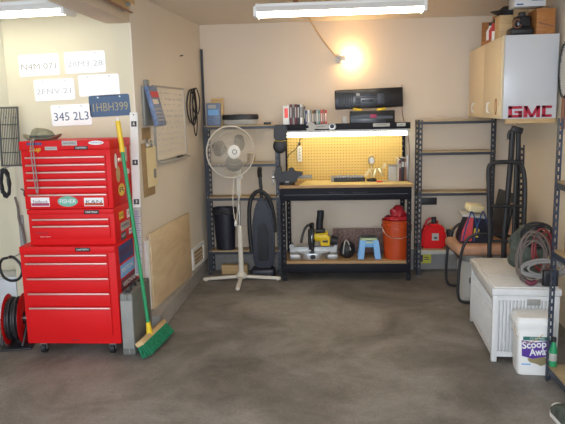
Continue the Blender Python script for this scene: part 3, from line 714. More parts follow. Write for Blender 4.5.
# ------------------------------------------------------------------ workbench
BX0, BX1, BY0, BY1 = -.427, .778, 5.73, 6.14
t = thing('workbench', 'black steel workbench with wood top, pegboard back and overhead shelf', 'workbench', (.18, 5.93, 0))
for (x, y, dx, dy, zt) in ((BX0, BY0, 1, 1, .89), (BX1, BY0, -1, 1, .89), (BX0+.025, BY1, 1, -1, 1.42), (BX1-.015, BY1, -1, -1, 1.42)):
    b = MB(); angle(b, x, y, 0, zt, dx, dy, .04, .05, .003, .40, .58, .72); b.build('leg', 'benchblack', t, smooth=False)
MB().box(BX0-.012, BX1+.012, BY0-.03, BY1, .893, .918, .003).build('bench_top', 'benchwood', t)
b = MB(); b.box(BX0, BX1, BY0-.012, BY0-.001, .775, .892, .003); b.box(BX0+.004, BX0+.014, BY0, BY1-.01, .80, .892); b.box(BX1-.014, BX1-.004, BY0, BY1-.01, .80, .892); ap = b.build('apron', 'benchblack', t)
MB().box(BX0+.03, BX1-.03, BY0-.0125, BY0-.0115, .826, .832).build('apron_crease', 'rackmetal', ap)
b = MB(); b.tube([(.02, BY0-.016, .845), (.1, BY0-.02, .842), (.16, BY0-.016, .846)], .004, 6); b.tube([(.24, BY0-.016, .846), (.3, BY0-.02, .843), (.37, BY0-.016, .848)], .004, 6); b.build('pull', 'rackmetal', ap)
MB().box(BX0+.005, BX1-.005, BY0+.004, BY1-.02, .165, .19, .002).build('lower_shelf', 'benchwood', t)
b = MB(); b.box(BX0, BX1, BY0-.01, BY0-.001, .08, .166, .003); b.build('lower_beam', 'benchblack', t)
MB().box(BX0+.043, BX1-.043, 6.118, 6.124, .919, 1.36).build('pegboard', 'peg', t)
MB().box(BX0+.005, BX1-.002, 5.885, BY1-.003, 1.422, 1.438, .002).build('top_shelf', 'benchblack', t)
MB().box(BX0+.0, BX1+.003, 5.873, 5.884, 1.418, 1.478, .002).build('shelf_lip', 'benchblack', t)
for (x0, x1) in ((.436, .59), (.655, .735)):
    s = MB().box(x0, x1, 5.8715, 5.8728, 1.441, 1.472).build('label_sticker', 'ltgrey', t)
    MB().box(x0+.03, x1-.03, 5.8708, 5.8714, 1.452, 1.462).build('print', 'grey', s)
t = thing('under_shelf_light', 'bright fluorescent strip light mounted under the workbench shelf', 'strip light', (.18, 5.95, 1.36))
MB().box(BX0+.02, BX1-.01, 5.90, 5.99, 1.395, 1.4215, .004).build('housing', 'white', t)
MB().cyl((BX0+.035, 5.93, 1.375), (BX1-.025, 5.93, 1.375), .019, seg=16).build('tube', 'tube_bench', t)
for x in (BX0+.027, BX1-.017): MB().box(x-.007, x+.007, 5.905, 5.955, 1.352, 1.3945, .003).build('end_cap', 'white', t)
tag(MB().prism([(-.26, 5.705), (.788, 5.703), (.735, 6.09), (-.20, 6.09)], .003, Matrix.Translation((0, 0, .9185))).build('bench_mat', 'matyellow'), 'pale yellow sheet covering the workbench top', 'mat')
ZB = .922
# vise
t = thing('bench_vise', 'black bench vise bolted at the near corner of workbench', 'vise', (-.36, 5.8, .918))
MB().cyl((-.37, 5.80, .9185), (-.37, 5.80, .945), .07, seg=28).build('swivel_base', 'black', t)
b = MB(); b.prism([(-.10, 0), (.09, 0), (.10, .05), (.14, .06), (.15, .09), (.07, .10), (.06, .13), (.02, .135), (.015, .10), (-.10, .085)], .10, frame((-.37, 5.85, .945), (1, 0, 0), (0, 0, 1)), .006); b.build('body', 'black', t)
b = MB(); b.prism([(-.055, 0), (0, 0), (0, .12), (-.015, .14), (-.055, .13), (-.07, .06)], .11, frame((-.42, 5.855, .955), (1, 0, 0), (0, 0, 1)), .006); b.build('moving_jaw', 'black', t)
MB().box(-.27, -.135, 5.785, 5.825, .975, 1.005, .004).build('slide_bar', 'grey', t)
b = MB(); b.cyl((-.49, 5.80, .99), (-.515, 5.80, .99), .018); b.cyl((-.505, 5.80, .93), (-.505, 5.80, 1.05), .006); b.sphere((-.505, 5.8, .93), .010); b.sphere((-.505, 5.8, 1.05), .010); b.build('handle', 'steel', t)
MB().box(-.385, -.35, 5.745, 5.749, .935, .955, .002).build('lock_tab', 'ltgrey', t)
# power strip
t = thing('power_strip', 'white power strip hanging on the pegboard with its cord', 'power strip', (-.26, 6.1, 1.1))
MB().box(-.285, -.238, 6.088, 6.117, 1.11, 1.26, .005).build('strip_body', 'cream', t)
b = MB()
for k in range(4): b.box(-.272, -.251, 6.086, 6.088, 1.13+.03*k, 1.15+.03*k, .001)
b.build('outlet', 'ltgrey', t)
MB().obox((-.262, 6.085, 1.285), (.024, .03, .03), None, .004).build('plug', 'black', t)
b = MB(); b.tube([(-.262, 6.09, 1.30), (-.255, 6.09, 1.33), (-.235, 6.09, 1.345)], .004, 6, smooth=1); b.tube([(-.268, 6.085, 1.28), (-.30, 6.08, 1.23), (-.36, 6.08, 1.19), (-.383, 6.08, 1.15)], .004, 6, smooth=1); b.build('cord', 'black', t)
# socket tray
t = thing('socket_tray', 'long black tray of silver sockets lying on workbench', 'tool tray', (.21, 5.95, ZB))
MB().box(.052, .366, 5.93, 5.99, ZB+.0, ZB+.035, .003).build('tray', 'black', t)
for k in range(11): MB().cyl((.085+.025*k, 5.955, ZB+.037), (.085+.025*k, 5.955, ZB+.055+.006*(k % 3)), .010, seg=10).build('socket', 'steel', t)
MB().box(.08, .36, 5.965, 5.988, ZB+.036, ZB+.056, .003).build('rail', 'ltgrey', t)
MB().box(.04, .07, 5.925, 5.965, ZB, ZB+.06, .003).build('end_block', 'grey', t)
# soldering helper
t = thing('helping_hands', 'brass helping-hands stand with magnifier on the workbench', 'stand', (.48, 5.95, ZB))
MB().lathe([(0, 0), (.05, 0), (.048, .018), (.02, .028), (0, .028)], (.43, 5.96, ZB), 24).build('base', 'black', t)
MB().cyl((.43, 5.96, ZB+.02), (.43, 5.96, ZB+.165), .010).build('post', 'gold', t)
b = MB(); b.tube([(.40, 5.95, ZB+.11), (.47, 5.95, ZB+.115), (.53, 5.95, ZB+.125), (.555, 5.95, ZB+.14)], .010, 8); b.build('cross_bar', 'gold', t)
b = MB(); b.torus((.425, 5.95, ZB+.20), .030, .008, frame((0, 0, 0), (.9, .4, 0), (0, 0, 1)), 28, 8, (1, 1.5)); b.build('lens_ring', 'gold', t)
b = MB(); b.cyl((.425, 5.948, ZB+.20), (.426, 5.952, ZB+.20), .027, seg=24); b.build('lens', 'enamel', t)
for k, (x, z, dx, dz) in enumerate(((.41, .11, -.035, -.05), (.50, .12, .03, -.06), (.54, .13, .015, .03), (.47, .115, -.02, -.07))):
    b = MB(); b.obox((x+dx/2, 5.945, ZB+z+dz/2), (.028, .022, math.hypot(dx, dz)+.02), Matrix.Rotation(math.atan2(dx, dz), 3, 'Y'), .003); b.build('clip', 'gold' if k % 2 else 'paper', t)
t = thing('pliers', 'small red handled pliers lying before the brass stand', 'pliers', (.52, 5.85, ZB))
b = MB(); b.tube([(.47, 5.84, ZB+.008), (.50, 5.845, ZB+.008), (.53, 5.86, ZB+.008)], .006, 8, smooth=1); b.build('grip', 'redprint', t)
b = MB(); b.tube([(.47, 5.88, ZB+.008), (.50, 5.875, ZB+.008), (.53, 5.86, ZB+.008)], .006, 8, smooth=1); b.build('grip', 'redprint', t)
b = MB(); b.cyl((.525, 5.86, ZB+.010), (.58, 5.86, ZB+.010), .010, .003, 8); b.build('jaw', 'steel', t)
t = thing('index_box', 'small grey card box standing on workbench beside the books', 'box', (.626, 5.95, ZB))
MB().box(.585, .665, 5.92, 5.99, ZB, ZB+.14, .002).build('box_body', 'ltgrey', t)
MB().box(.583, .667, 5.918, 5.992, ZB+.141, ZB+.155, .002).build('box_lid', 'grey', t)
for (x0, x1, h, c, l) in ((.669, .684, .215, 'beige', 'tall cream manual on workbench next to the grey box'), (.686, .702, .20, 'maroon', 'dark red book on workbench behind the cream manual'), (.704, .735, .218, 'black', 'thick black manual with pale top on the workbench'), (.737, .755, .215, 'brown', 'brown book at the far end of the workbench row')):
    t = thing('book', l, 'book', ((x0+x1)/2, 5.96, ZB), 0, 'manuals on the workbench')
    MB().box(x0, x1, 5.92, 6.08, ZB, ZB+h, .002).build('cover', c, t)
    MB().box(x0+.003, x1-.003, 5.925, 6.082, ZB+.004, ZB+h+.0015).build('pages', 'white', t)
    MB().box(x0+.003, x1-.003, 5.9185, 5.9199, ZB+h*.62, ZB+h*.85).build('spine_label', 'ltgrey', t)
tag(MB().box(.762, .789, 6.0, 6.03, .9195, 1.16, .003).build('ruler', 'alu'), 'narrow metal bar standing upright at the workbench end', 'bar')
# wire loop below the bench
tag(MB().tube([(.33, 6.1775, .77), (.35, 6.1775, .735), (.40, 6.1775, .72), (.45, 6.1775, .735), (.47, 6.1775, .77)], .003, 6, smooth=2).build('wire_loop', 'grey'), 'thin wire loop on the wall just under the bench', 'wire')

# ---- on the overhead shelf
ZS = 1.439
specs = [(-.402, .058, .215, 'white'), (-.341, .024, .225, 'maroon'), (-.315, .02, .224, 'grey'), (-.293, .02, .226, 'maroon'), (-.271, .026, .222, 'black'), (-.243, .020, .224, 'white'), (-.221, .012, .225, 'beige'), (-.207, .012, .205, 'black')]
desc = ['white box with red mark at the end of the media row', 'first dark red case after the white box on the shelf', 'grey case between two dark red cases on the shelf', 'second dark red case in the tall group on the shelf', 'thick black case in the tall group on the shelf', 'bright white case in the tall group on the shelf', 'slim beige case ending the tall group on the shelf', 'slim black case between tall and short media on the shelf']
for i, (x0, w, h, c) in enumerate(specs):
    t = thing('media_case', desc[i], 'case', (x0+w/2, 5.93, ZS), 0, 'media cases on the overhead shelf')
    MB().box(x0, x0+w-.001, 5.89, 6.02, ZS, ZS+h, .002).build('case_body', c, t)
    if i == 0: MB().box(x0+.012, x0+w-.012, 5.8885, 5.8899, ZS+.10, ZS+.19).build('red_mark', mat('mark_red', (.9, .06, .04), .4), t)  # flat bright red patch on the white box front
    else: MB().box(x0+w*.2, x0+w*.75, 5.8885, 5.8899, ZS+h*.45, ZS+h*.88).build('spine_label', 'ltgrey' if c in ('maroon', 'black') else 'dktext', t)
cols = ['dkblue', 'white', 'grey', 'brown', 'black', 'ltgrey', 'teal', 'redprint', 'brown', 'redprint']
nm = ['navy', 'white', 'dark grey', 'brown', 'black', 'pale grey', 'teal', 'red', 'chestnut', 'bright red last']
for i in range(10):
    x0 = -.194+.0205*i; h = .165+.004*(i % 3)
    t = thing('cassette_case', f'{nm[i]} short media case in the low row on overhead shelf', 'case', (x0, 5.93, ZS), 0, 'short media cases on the overhead shelf')
    MB().box(x0, x0+.0185, 5.89, 6.0, ZS, ZS+h, .002).build('case_body', cols[i], t)
    MB().box(x0+.004, x0+.0145, 5.8885, 5.8899, ZS+.06, ZS+.135).build('spine_label', 'cream' if i % 2 else 'ltgrey', t)
tag(MB().box(.09, .135, 5.90, 5.95, ZS, ZS+.048, .003).build('small_box', 'beige'), 'low pale box on shelf between the wrench and tape box', 'box')
tag(MB().box(.15, .20, 5.90, 5.96, ZS, ZS+.10, .003).build('tape_box', 'ltgrey'), 'upright pale grey box on shelf beside the open black case', 'box')
# big wrench on the lip
t = thing('wrench', 'large chrome ornamental wrench fixed on the overhead shelf edge', 'wrench', (-.04, 5.866, 1.44))
out = []
def arc(cx, cz, r, a0, a1, n): return [(cx+r*math.cos(math.radians(a0+(a1-a0)*k/n)), cz+r*math.sin(math.radians(a0+(a1-a0)*k/n))) for k in range(n+1)]
poly = [(-.17, .018)] + arc(-.125, 0, .045, 150, 25, 10) + [(.03, .024)] + arc(.075, 0, .037, 150, -150, 16) + [(.03, -.024)] + arc(-.125, 0, .045, -25, -150, 10) + [(-.17, -.016), (-.148, -.012), (-.14, 0), (-.148, .012)]
MB().prism([(x+.0, z) for x, z in poly], .008, frame((-.02, 5.872, 1.452), (1, -.0, 0), (0, 0, 1))).build('body', 'ltgrey', t)
b = MB(); b.torus((.055, 5.863, 1.452), .024, .004, Matrix.Rotation(PI/2, 4, 'X'), 28, 6); b.build('ring', 'steel', t)
MB().cyl((.055, 5.8635, 1.452), (.055, 5.862, 1.452), .019).build('ring_center', 'black', t)
MB().box(-.095, -.01, 5.8625, 5.8638, 1.447, 1.457).build('stamp', 'grey', t)
# open tool case
t = thing('drill_case', 'open black tool case with raised lid on overhead shelf', 'tool case', (.43, 5.97, ZS))
cb = MB().box(.224, .641, 5.90, 6.03, ZS, ZS+.15, .008).build('case_base', 'blackgloss', t)
rt = Matrix.Rotation(math.radians(2), 3, 'Y')
b = MB(); b.obox((.408, 6.058, ZS+.265), (.645, .05, .185), Matrix.Rotation(math.radians(-1.5), 3, 'Y'), .012); ld = b.build('case_lid', 'blackgloss', t)
b = MB()
for (x, z, w, h) in ((.30, .30, .035, .035), (.305, .245, .05, .06), (.40, .30, .12, .012), (.40, .275, .14, .010), (.395, .245, .11, .02), (.52, .26, .07, .10)): b.box(x-w/2, x+w/2, 6.026, 6.031, ZS+z-h/2, ZS+z+h/2, .001)
b.build('tool_insert', 'rackmetal', ld)
MB().box(.288, .322, 6.024, 6.0262, ZS+.288, ZS+.315).build('insert_label', 'ltgrey', ld)
b = MB()
for k in range(9): b.box(.12+.016*k, .128+.016*k, 6.026, 6.031, ZS+.19, ZS+.325)
b.build('vent_slots', 'black', ld)
for x in (.295, .515):
    b = MB(); b.obox((x, 5.935, ZS+.162), (.085, .03, .022), Matrix.Rotation(math.radians(8 if x < .4 else -10), 3, 'Y'), .008); b.build('tool_handle', 'yellow', t)
b = MB(); b.box(.25, .62, 5.898, 5.9005, ZS+.075, ZS+.10); b.box(.30, .56, 5.898, 5.9005, ZS+.03, ZS+.045); b.build('front_rib', 'rackmetal', cb)
MB().box(.41, .47, 5.897, 5.8999, ZS+.083, ZS+.118, .001).build('latch', 'magenta', cb)
MB().box(.46, .52, 6.04, 6.07, ZS+.344, ZS+.358, .004).build('lid_handle', 'black', ld)
tag(MB().tube([(.735, 6.177, 1.83), (.742, 6.177, 1.7), (.735, 6.177, 1.55), (.80, 6.177, 1.35), (.815, 6.177, 1.2), (.81, 6.177, 1.0)], .004, 6, smooth=2).build('speaker_wire', 'brown'), 'thin brown wire dangling down the wall beside the open case', 'wire')
# pouch hanging on the shelf corner
t = thing('cap', 'black cap with yellow piping hanging on the bench shelf corner', 'cap', (-.43, 5.86, 1.24))
b = MB(); b.prism([(-.06, .0), (.06, .0), (.068, .06), (.06, .14), (-.055, .145), (-.062, .07)], .05, frame((-.43, 5.868, 1.335), (1, 0, 0), (0, 0, 1)), .014); b.build('crown', 'black', t)
b = MB(); b.sphere((-.435, 5.845, 1.28), .07, (.95, .30, 1.0)); b.build('brim', 'black', t)
b = MB(); b.tube([(-.49, 5.822, 1.33), (-.43, 5.815, 1.325), (-.37, 5.822, 1.33)], .0022, 6); b.build('piping', 'yellow', t)
MB().cyl((-.43, 5.845, 1.47), (-.43, 5.872, 1.47), .006).build('strap', 'black', t)

# ---- on the lower bench shelf
ZL = .191
t = thing('miter_saw', 'yellow and black miter saw on silver base under the workbench', 'saw', (-.13, 5.88, ZL))
b = MB(); b.prism([(-.24, 0), (-.17, 0), (-.165, .02), (.15, .02), (.155, 0), (.23, 0), (.22, .05), (.23, .13), (.20, .135), (.19, .10), (-.19, .10), (-.20, .13), (-.24, .12), (-.235, .05)], .05, frame((-.13, 5.96, ZL), (1, 0, 0), (0, 0, 1)), .004); b.build('fence', 'alu', t)
b = MB(); b.box(-.36, -.26, 5.80, 5.97, ZL, ZL+.05, .008); b.box(0., .10, 5.80, 5.97, ZL, ZL+.05, .008); b.build('base_foot', 'alu', t)
b = MB(); b.lathe([(0, 0), (.165, 0), (.17, .03), (.165, .06), (0, .06)], (-.14, 5.90, ZL+.001), 40, Matrix.Diagonal((1, .72, 1, 1))); b.build('turntable', 'steel', t)
b = MB(); b.box(-.165, -.115, 5.765, 5.83, ZL+.012, ZL+.05, .01); b.cyl((-.14, 5.76, ZL+.035), (-.14, 5.745, ZL+.035), .02); b.build('miter_knob', 'black', t)
b = MB(); b.cyl((-.11, 5.91, ZL+.215), (.0, 5.91, ZL+.20), .060, .055); b.sphere((-.11, 5.91, ZL+.215), .060); b.box(-.07, .03, 5.86, 5.96, ZL+.115, ZL+.215, .02); b.build('motor', 'yellow', t)
b = MB(); b.cyl((.032, 5.91, ZL+.17), (.10, 5.91, ZL+.155), .048, .040); b.build('motor_cap', 'black', t)
b = MB(); b.box(-.185, -.12, 5.845, 5.90, ZL+.12, ZL+.29, .02); b.cyl((-.115, 5.852, ZL+.265), (-.02, 5.852, ZL+.275), .022); b.build('gear_housing', 'black', t)
b = MB(); b.cyl((-.155, 5.89, ZL+.22), (-.135, 5.89, ZL+.22), .105, seg=40); b.build('blade_guard', 'rackmetal', t)
b = MB(); b.cyl((-.148, 5.89, ZL+.20), (-.1455, 5.89, ZL+.20), .115, seg=48); b.build('saw_blade', 'steel', t)
b = MB(); b.box(-.165, -.125, 5.90, 5.94, ZL+.06, ZL+.34, .012); b.build('arm', 'black', t)
b = MB(); b.tube([(-.15, 5.88, ZL+.335), (-.20, 5.85, ZL+.32), (-.235, 5.83, ZL+.25), (-.25, 5.82, ZL+.16)], .012, 8, smooth=2); b.tube([(-.16, 5.86, ZL+.32), (-.15, 5.80, ZL+.30), (-.16, 5.79, ZL+.2), (-.165, 5.80, ZL+.1)], .014, 8, smooth=2); b.build('cable', 'black', t)
b = MB(); b.tube([(-.075, 5.91, ZL+.27), (-.072, 5.90, ZL+.35), (-.062, 5.895, ZL+.42), (-.062, 5.895, ZL+.46)], .034, 14, smooth=2); b.build('handle', 'black', t)
MB().obox((-.02, 5.857, ZL+.165), (.05, .004, .02), None).build('name_badge', 'black', t)
t = thing('tool_bag', 'dark crumpled bag with pale strap beside the miter saw', 'bag', (.19, 5.86, ZL))
b = MB(); b.sphere((.19, 5.87, ZL+.085), .085, (.85, .8, 1.0)); 
for v in b.bm.verts:
    v.co += Vector((random.uniform(-.008, .008), random.uniform(-.008, .008), 0)); v.co.z = max(v.co.z, ZL+.002)
b.build('bag_body', 'black', t)
b = MB(); b.tube([(.15, 5.815, ZL+.05), (.155, 5.80, ZL+.12), (.17, 5.82, ZL+.19), (.20, 5.83, ZL+.17), (.22, 5.805, ZL+.09)], .006, 8, smooth=2); b.build('strap', 'ltgrey', t)
tag(MB().box(.057, .585, 6.085, 6.10, ZL, ZL+.245, .001).build('chipboard', 'osb'), 'speckled brown board standing at the back of lower bench shelf', 'board')
t = thing('step_stool', 'small blue step stool with dark top on the lower bench shelf', 'step stool', (.42, 5.87, ZL))
MB().box(.315, .475, 5.83, 5.95, ZL+.175, ZL+.20, .01).build('top', 'stoolgreen', t)
MB().box(.32, .47, 5.835, 5.945, ZL+.2005, ZL+.206, .002).build('tread', 'stooltop', t)
for (sx, sy) in ((-1, -1), (1, -1), (-1, 1), (1, 1)):
    x, y = .40+sx*.06, 5.89+sy*.045
    b = MB(); b.prism([(-.027, -.02), (.027, -.02), (.027, .02), (-.027, .02)], .178, None)
    for v in b.bm.verts:
        k = 1-v.co.z/.178; v.co.x += sx*.022*k; v.co.y += sy*.018*k; v.co.x *= 1
        v.co += Vector((x, y, ZL))
    b.build('leg', 'skyblue', t)
MB().box(.325, .465, 5.832, 5.842, ZL+.11, ZL+.17, .003).build('front_panel', 'skyblue', t)
MB().box(.35, .44, 5.829, 5.8318, ZL+.15, ZL+.165, .001).build('grip_slot', 'stoolgreen', t)
t = thing('bucket', 'orange plastic bucket on the lower bench shelf', 'bucket', (.655, 5.88, ZL))
MB().lathe([(0, 0), (.115, 0), (.132, .28), (.138, .28), (.138, .30), (.134, .30), (.134, .345), (.139, .35), (.14, .372), (.128, .372), (.112, .01), (0, .01)], (.66, 5.885, ZL), 40).build('pail', 'orange', t)
b = MB(); b.tube([(.66+.14*math.cos(a), 5.885-.142*math.sin(a)*.6-.055, ZL+.31-.10*math.sin(a)) for a in [PI*k/16 for k in range(17)]], .003, 6); b.build('bail_handle', 'steel', t)
MB().lathe([(.139, .30), (.144, .302), (.144, .32), (.139, .322)], (.66, 5.885, ZL), 40).build('rib', 'orange', t)
t = thing('red_cloth', 'crumpled dark red cloth lying on the orange bucket', 'cloth', (.665, 5.885, ZL+.373))
b = MB(); b.sphere((.675, 5.885, ZL+.435), .08, (.9, .9, .8), seg=28)
for v in b.bm.verts:
    q = v.co; q.x += .012*math.sin(q.z*70+q.y*40); q.y += .010*math.sin(q.x*80); q.z += .012*math.sin(q.x*60+q.y*50); q.z = max(q.z, ZL+.374)
b.build('bundle', 'red2', t)
b = MB(); b.lathe([(.05, 0), (.115, .0), (.12, .008), (.10, .03), (.05, .04)], (.655, 5.885, ZL+.3735), 32); b.build('fold', 'red2', t)

# ---- on the right rack
t = thing('gas_can', 'red plastic gas can on the low rack shelf', 'gas can', (1.03, 6.03, .251))
b = MB(); b.prism([(-.115, 0), (.115, 0), (.12, .05), (.118, .17), (.075, .235), (-.05, .245), (-.105, .19), (-.12, .05)], .14, frame((1.03, 6.11, .251), (1, 0, 0), (0, 0, 1)), .022); b.build('can_body', 'red', t)
b = MB(); b.tube([(.955, 6.03, .48), (.975, 6.03, .535), (1.03, 6.03, .54), (1.075, 6.03, .50)], .012, 8, smooth=2); b.build('handle', 'red2', t)
b = MB(); b.cyl((1.035, 6.02, .50), (1.035, 6.02, .555), .024); b.build('cap', 'black', t)
s = MB().box(1.01, 1.075, 5.9665, 5.968, .335, .405).build('label', 'ltgrey', t)
MB().box(1.03, 1.06, 5.9655, 5.9663, .35, .37).build('print', 'dktext', s)
t = thing('flashlight', 'dark upright lantern with yellow tip beside the gas can', 'flashlight', (1.18, 6.0, .251))
MB().cyl((1.185, 5.99, .251), (1.185, 5.99, .40), .03).build('barrel', 'navy', t)
MB().cyl((1.185, 5.99, .40), (1.185, 5.99, .435), .036).build('head', 'black', t)
MB().box(1.19, 1.21, 5.965, 5.98, .435, .46, .003).build('switch', 'yellow', t)
tag(MB().box(.935, 1.085, 6.16, 6.178, .655, .725, .003).build('wall_box', 'black'), 'flat black box mounted on wall above the gas can', 'box')
t = thing('notice_card', 'small yellow card stuck low on the wall under gas can', 'card', (.98, 6.145, .06))
MB().box(.925, 1.035, 6.1465, 6.1500, .065, .165).build('card_face', mat('card_yellow', (.62, .58, .06), .6), t)
b = MB(); b.box(.935, .955, 6.1452, 6.1458, .08, .15); b.box(.97, 1.02, 6.1452, 6.1458, .10, .108); b.box(.97, 1.01, 6.1452, 6.1458, .12, .128); b.build('print', 'dktext', t)

# ------------------------------------------------------------------ wall cabinet
CA = Vector((1.318, 4.82, 0)); CZ0, CZ1 = 1.507, 2.118; ct = Vector((.036, 1, 0)).normalized(); CLEN = 1.26
cn = Vector((-ct.y, ct.x, 0))
t = thing('wall_cabinet', 'white two-door wall cabinet with a red GMC emblem on its end', 'cabinet', (1.5, 5.4, CZ0))
def CP(s, d, z): p = CA + ct*s - cn*d; return Vector((p.x, p.y, z))
Rc = Matrix((-cn, ct, Vector((0, 0, 1)))).transposed()
b = MB(); b.obox(CP(CLEN/2, .2, (CZ0+CZ1)/2), (.385, CLEN, CZ1-CZ0), Rc, .003); b.build('carcass', 'enamel', t)
for k, (s0, s1, hs) in enumerate(((.004, CLEN/2-.002, .36), (CLEN/2+.002, CLEN-.004, .98))):
    b = MB(); b.obox(CP((s0+s1)/2, -.003, (CZ0+CZ1)/2), (.018, s1-s0, CZ1-CZ0-.006), Rc, .003); dd = b.build('door', 'door', t)
    b = MB(); b.tube([CP(hs-.0, -.012, 1.555), CP(hs-.0, -.035, 1.56), CP(hs, -.035, 1.63), CP(hs, -.012, 1.635)], .009, 8, smooth=1); b.build('handle', 'cream', dd)
    if k == 0:
        b = MB(); b.tube([CP(.14, -.014, 1.60+.06*math.cos(a)) + ct*.025*math.sin(a) for a in [2*PI*i/20 for i in range(20)]], .003, 6, closed=True); b.build('string_loop', 'crate', dd)
# GMC emblem: block letters
b = MB()
def letter(kind, x, w, h, z):
    st = .028; f_ = lambda a0, a1, b0, b1: b.box(x+a0, x+a1, 4.807, 4.8165, z+b0, z+b1, .0015)
    if kind == 'G': f_(0, w, h-.020, h); f_(0, st, 0, h); f_(0, w, 0, .020); f_(w-st, w, 0, h*.55); f_(w*.45, w, h*.38, h*.58)
    if kind == 'C': f_(0, w, h-.020, h); f_(0, st, 0, h); f_(0, w, 0, .020)
    if kind == 'M':
        f_(0, st, 0, h); f_(w-st, w, 0, h)
        b.prism([(x+0, z+h), (x+st, z+h), (x+w/2+.012, z+.0), (x+w/2-.012, z+.0)], .0095, frame((0, 4.8165, 0), (1, 0, 0), (0, 0, 1)))
        b.prism([(x+w-st, z+h), (x+w, z+h), (x+w/2+.012, z+.0), (x+w/2-.012, z+.0)], .0095, frame((0, 4.8165, 0), (1, 0, 0), (0, 0, 1)))
letter('G', 1.362, .102, .085, 1.516); letter('M', 1.474, .120, .085, 1.516); letter('C', 1.606, .096, .085, 1.516)
em = b.build('emblem', 'gmcred', t)
em.rotation_euler = (0, 0, 0)
b = MB(); b.obox(CP(.02, .21, CZ0-.018), (.36, .03, .034), Rc, .002); b.build('cleat', 'pine', t)

# on top of the cabinet
ZT = CZ1+.001
t = thing('bottle_crate', 'narrow wooden crate on cabinet top holding bottles and cans', 'crate', (1.42, 5.46, ZT))
b = MB(); b.box(1.35, 1.358, 5.30, 5.64, ZT, ZT+.03); b.box(1.50, 1.508, 5.30, 5.64, ZT, ZT+.20); b.build('side_panel', 'crate', t, smooth=False)
b = MB(); b.box(1.35, 1.508, 5.29, 5.298, ZT, ZT+.20); b.build('end_panel', 'crate', t, smooth=False)
MB().box(1.35, 1.508, 5.64, 5.648, ZT, ZT+.2).build('end_panel', 'crate', t, smooth=False)
MB().box(1.36, 1.50, 5.30, 5.64, ZT, ZT+.010).build('bottom', 'crate', t, smooth=False)
for (y, c, cc, l) in ((5.37, 'white', 'red2', 'white bottle with red cap at the near end of the crate'), (5.46, 'redprint', 'black', 'red bottle with black cap in the middle of the crate'), (5.55, 'white', 'black', 'white bottle with black cap at the far end of the crate')):
    q = thing('bottle', l, 'bottle', (1.40, y, ZT+.0105), 0, 'bottles on the cabinet')
    MB().lathe([(0, 0), (.034, 0), (.035, .10), (.016, .135), (.014, .15), (0, .15)], (1.40, y, ZT+.0105), 20).build('bottle_body', c, q)
    MB().cyl((1.40, y, ZT+.1585), (1.40, y, ZT+.1825), .016).build('cap', cc, q)
t = thing('spray_can', 'red and white spray can in front of the wooden crate', 'spray can', (1.37, 5.27, ZT))
MB().cyl((1.368, 5.262, ZT), (1.368, 5.262, ZT+.08), .03).build('can_lower', 'white', t)
MB().cyl((1.368, 5.262, ZT+.08), (1.368, 5.262, ZT+.14), .03).build('can_band', 'red2', t)
MB().cyl((1.368, 5.262, ZT+.14), (1.368, 5.262, ZT+.175), .022).build('cap', 'black', t)
tag(MB().box(1.35, 1.52, 5.09, 5.225, ZT, ZT+.18, .003).build('carton', 'pine'), 'tan carton on the cabinet top between wooden crate and black camera', 'box')
t = thing('baseball_cap', 'black cap lying on the tan carton above cabinet', 'cap', (1.42, 5.17, ZT+.18))
b = MB(); b.lathe([(0, .075), (.04, .07), (.068, .045), (.075, 0), (.072, 0), (0, .07)], (1.43, 5.165, ZT+.182), 28); b.build('crown', 'black', t)
b = MB(); b.obox((1.37, 5.13, ZT+.20), (.11, .12, .008), Euler((0, .25, .6)).to_matrix(), .003); b.build('brim', 'black', t)
t = thing('wooden_box', 'orange brown wooden box at the near wall end of cabinet top', 'box', (1.63, 4.95, ZT))
b = MB(); b.box(1.555, 1.688, 4.85, 4.86, ZT, ZT+.175, .001); b.box(1.555, 1.688, 5.04, 5.05, ZT, ZT+.175, .001); b.box(1.555, 1.565, 4.86, 5.04, ZT, ZT+.175, .001); b.box(1.678, 1.688, 4.86, 5.04, ZT, ZT+.175, .001); b.box(1.56, 1.683, 4.86, 5.04, ZT, ZT+.008); b.build('box_body', 'crate', t)
MB().box(1.553, 1.69, 4.848, 5.052, ZT+.176, ZT+.186, .001).build('box_lid', 'crate', t)
b = MB(); b.obox((1.625, 4.8485, ZT+.07), (.11, .002, .012), Matrix.Rotation(.25, 3, 'Y')); b.build('dark_streak', 'brown', t)
t = thing('camera_bag', 'lumpy black camera on the near end of cabinet top', 'camera', (1.46, 4.93, ZT))
b = MB(); b.box(1.375, 1.545, 4.86, 5.0, ZT, ZT+.06, .02, 3); b.build('base', 'black', t)
b = MB(); b.box(1.41, 1.53, 4.87, 4.98, ZT+.05, ZT+.145, .025, 3); b.cyl((1.465, 4.87, ZT+.10), (1.465, 4.845, ZT+.10), .03); b.build('body', 'blackgloss', t)
b = MB(); b.box(1.445, 1.49, 4.89, 4.95, ZT+.135, ZT+.175, .012); b.build('viewfinder', 'black', t)
b = MB(); b.torus((1.42, 4.86, ZT+.085), .03, .005, Matrix.Rotation(PI/2, 4, 'X'), 24, 6); b.build('strap', 'brown', t)
t = thing('appliance_box', 'white box with dark blue picture topmost over the cabinet', 'box', (1.50, 5.0, ZT+.211))
MB().box(1.405, 1.632, 4.90, 5.055, ZT+.211, ZT+.31, .002).build('carton', 'enamel', t)
MB().box(1.53, 1.62, 4.8985, 4.8999, ZT+.25, ZT+.295).build('printed_picture', 'screen', t)
MB().box(1.42, 1.47, 4.8985, 4.8999, ZT+.222, ZT+.232).build('printed_line', 'dkblue', t)
tag(MB().box(1.44, 1.545, 5.015, 5.05, ZT, ZT+.21, .002).build('wood_block', 'card'), 'brown block propping up the white box on the cabinet', 'wood block')

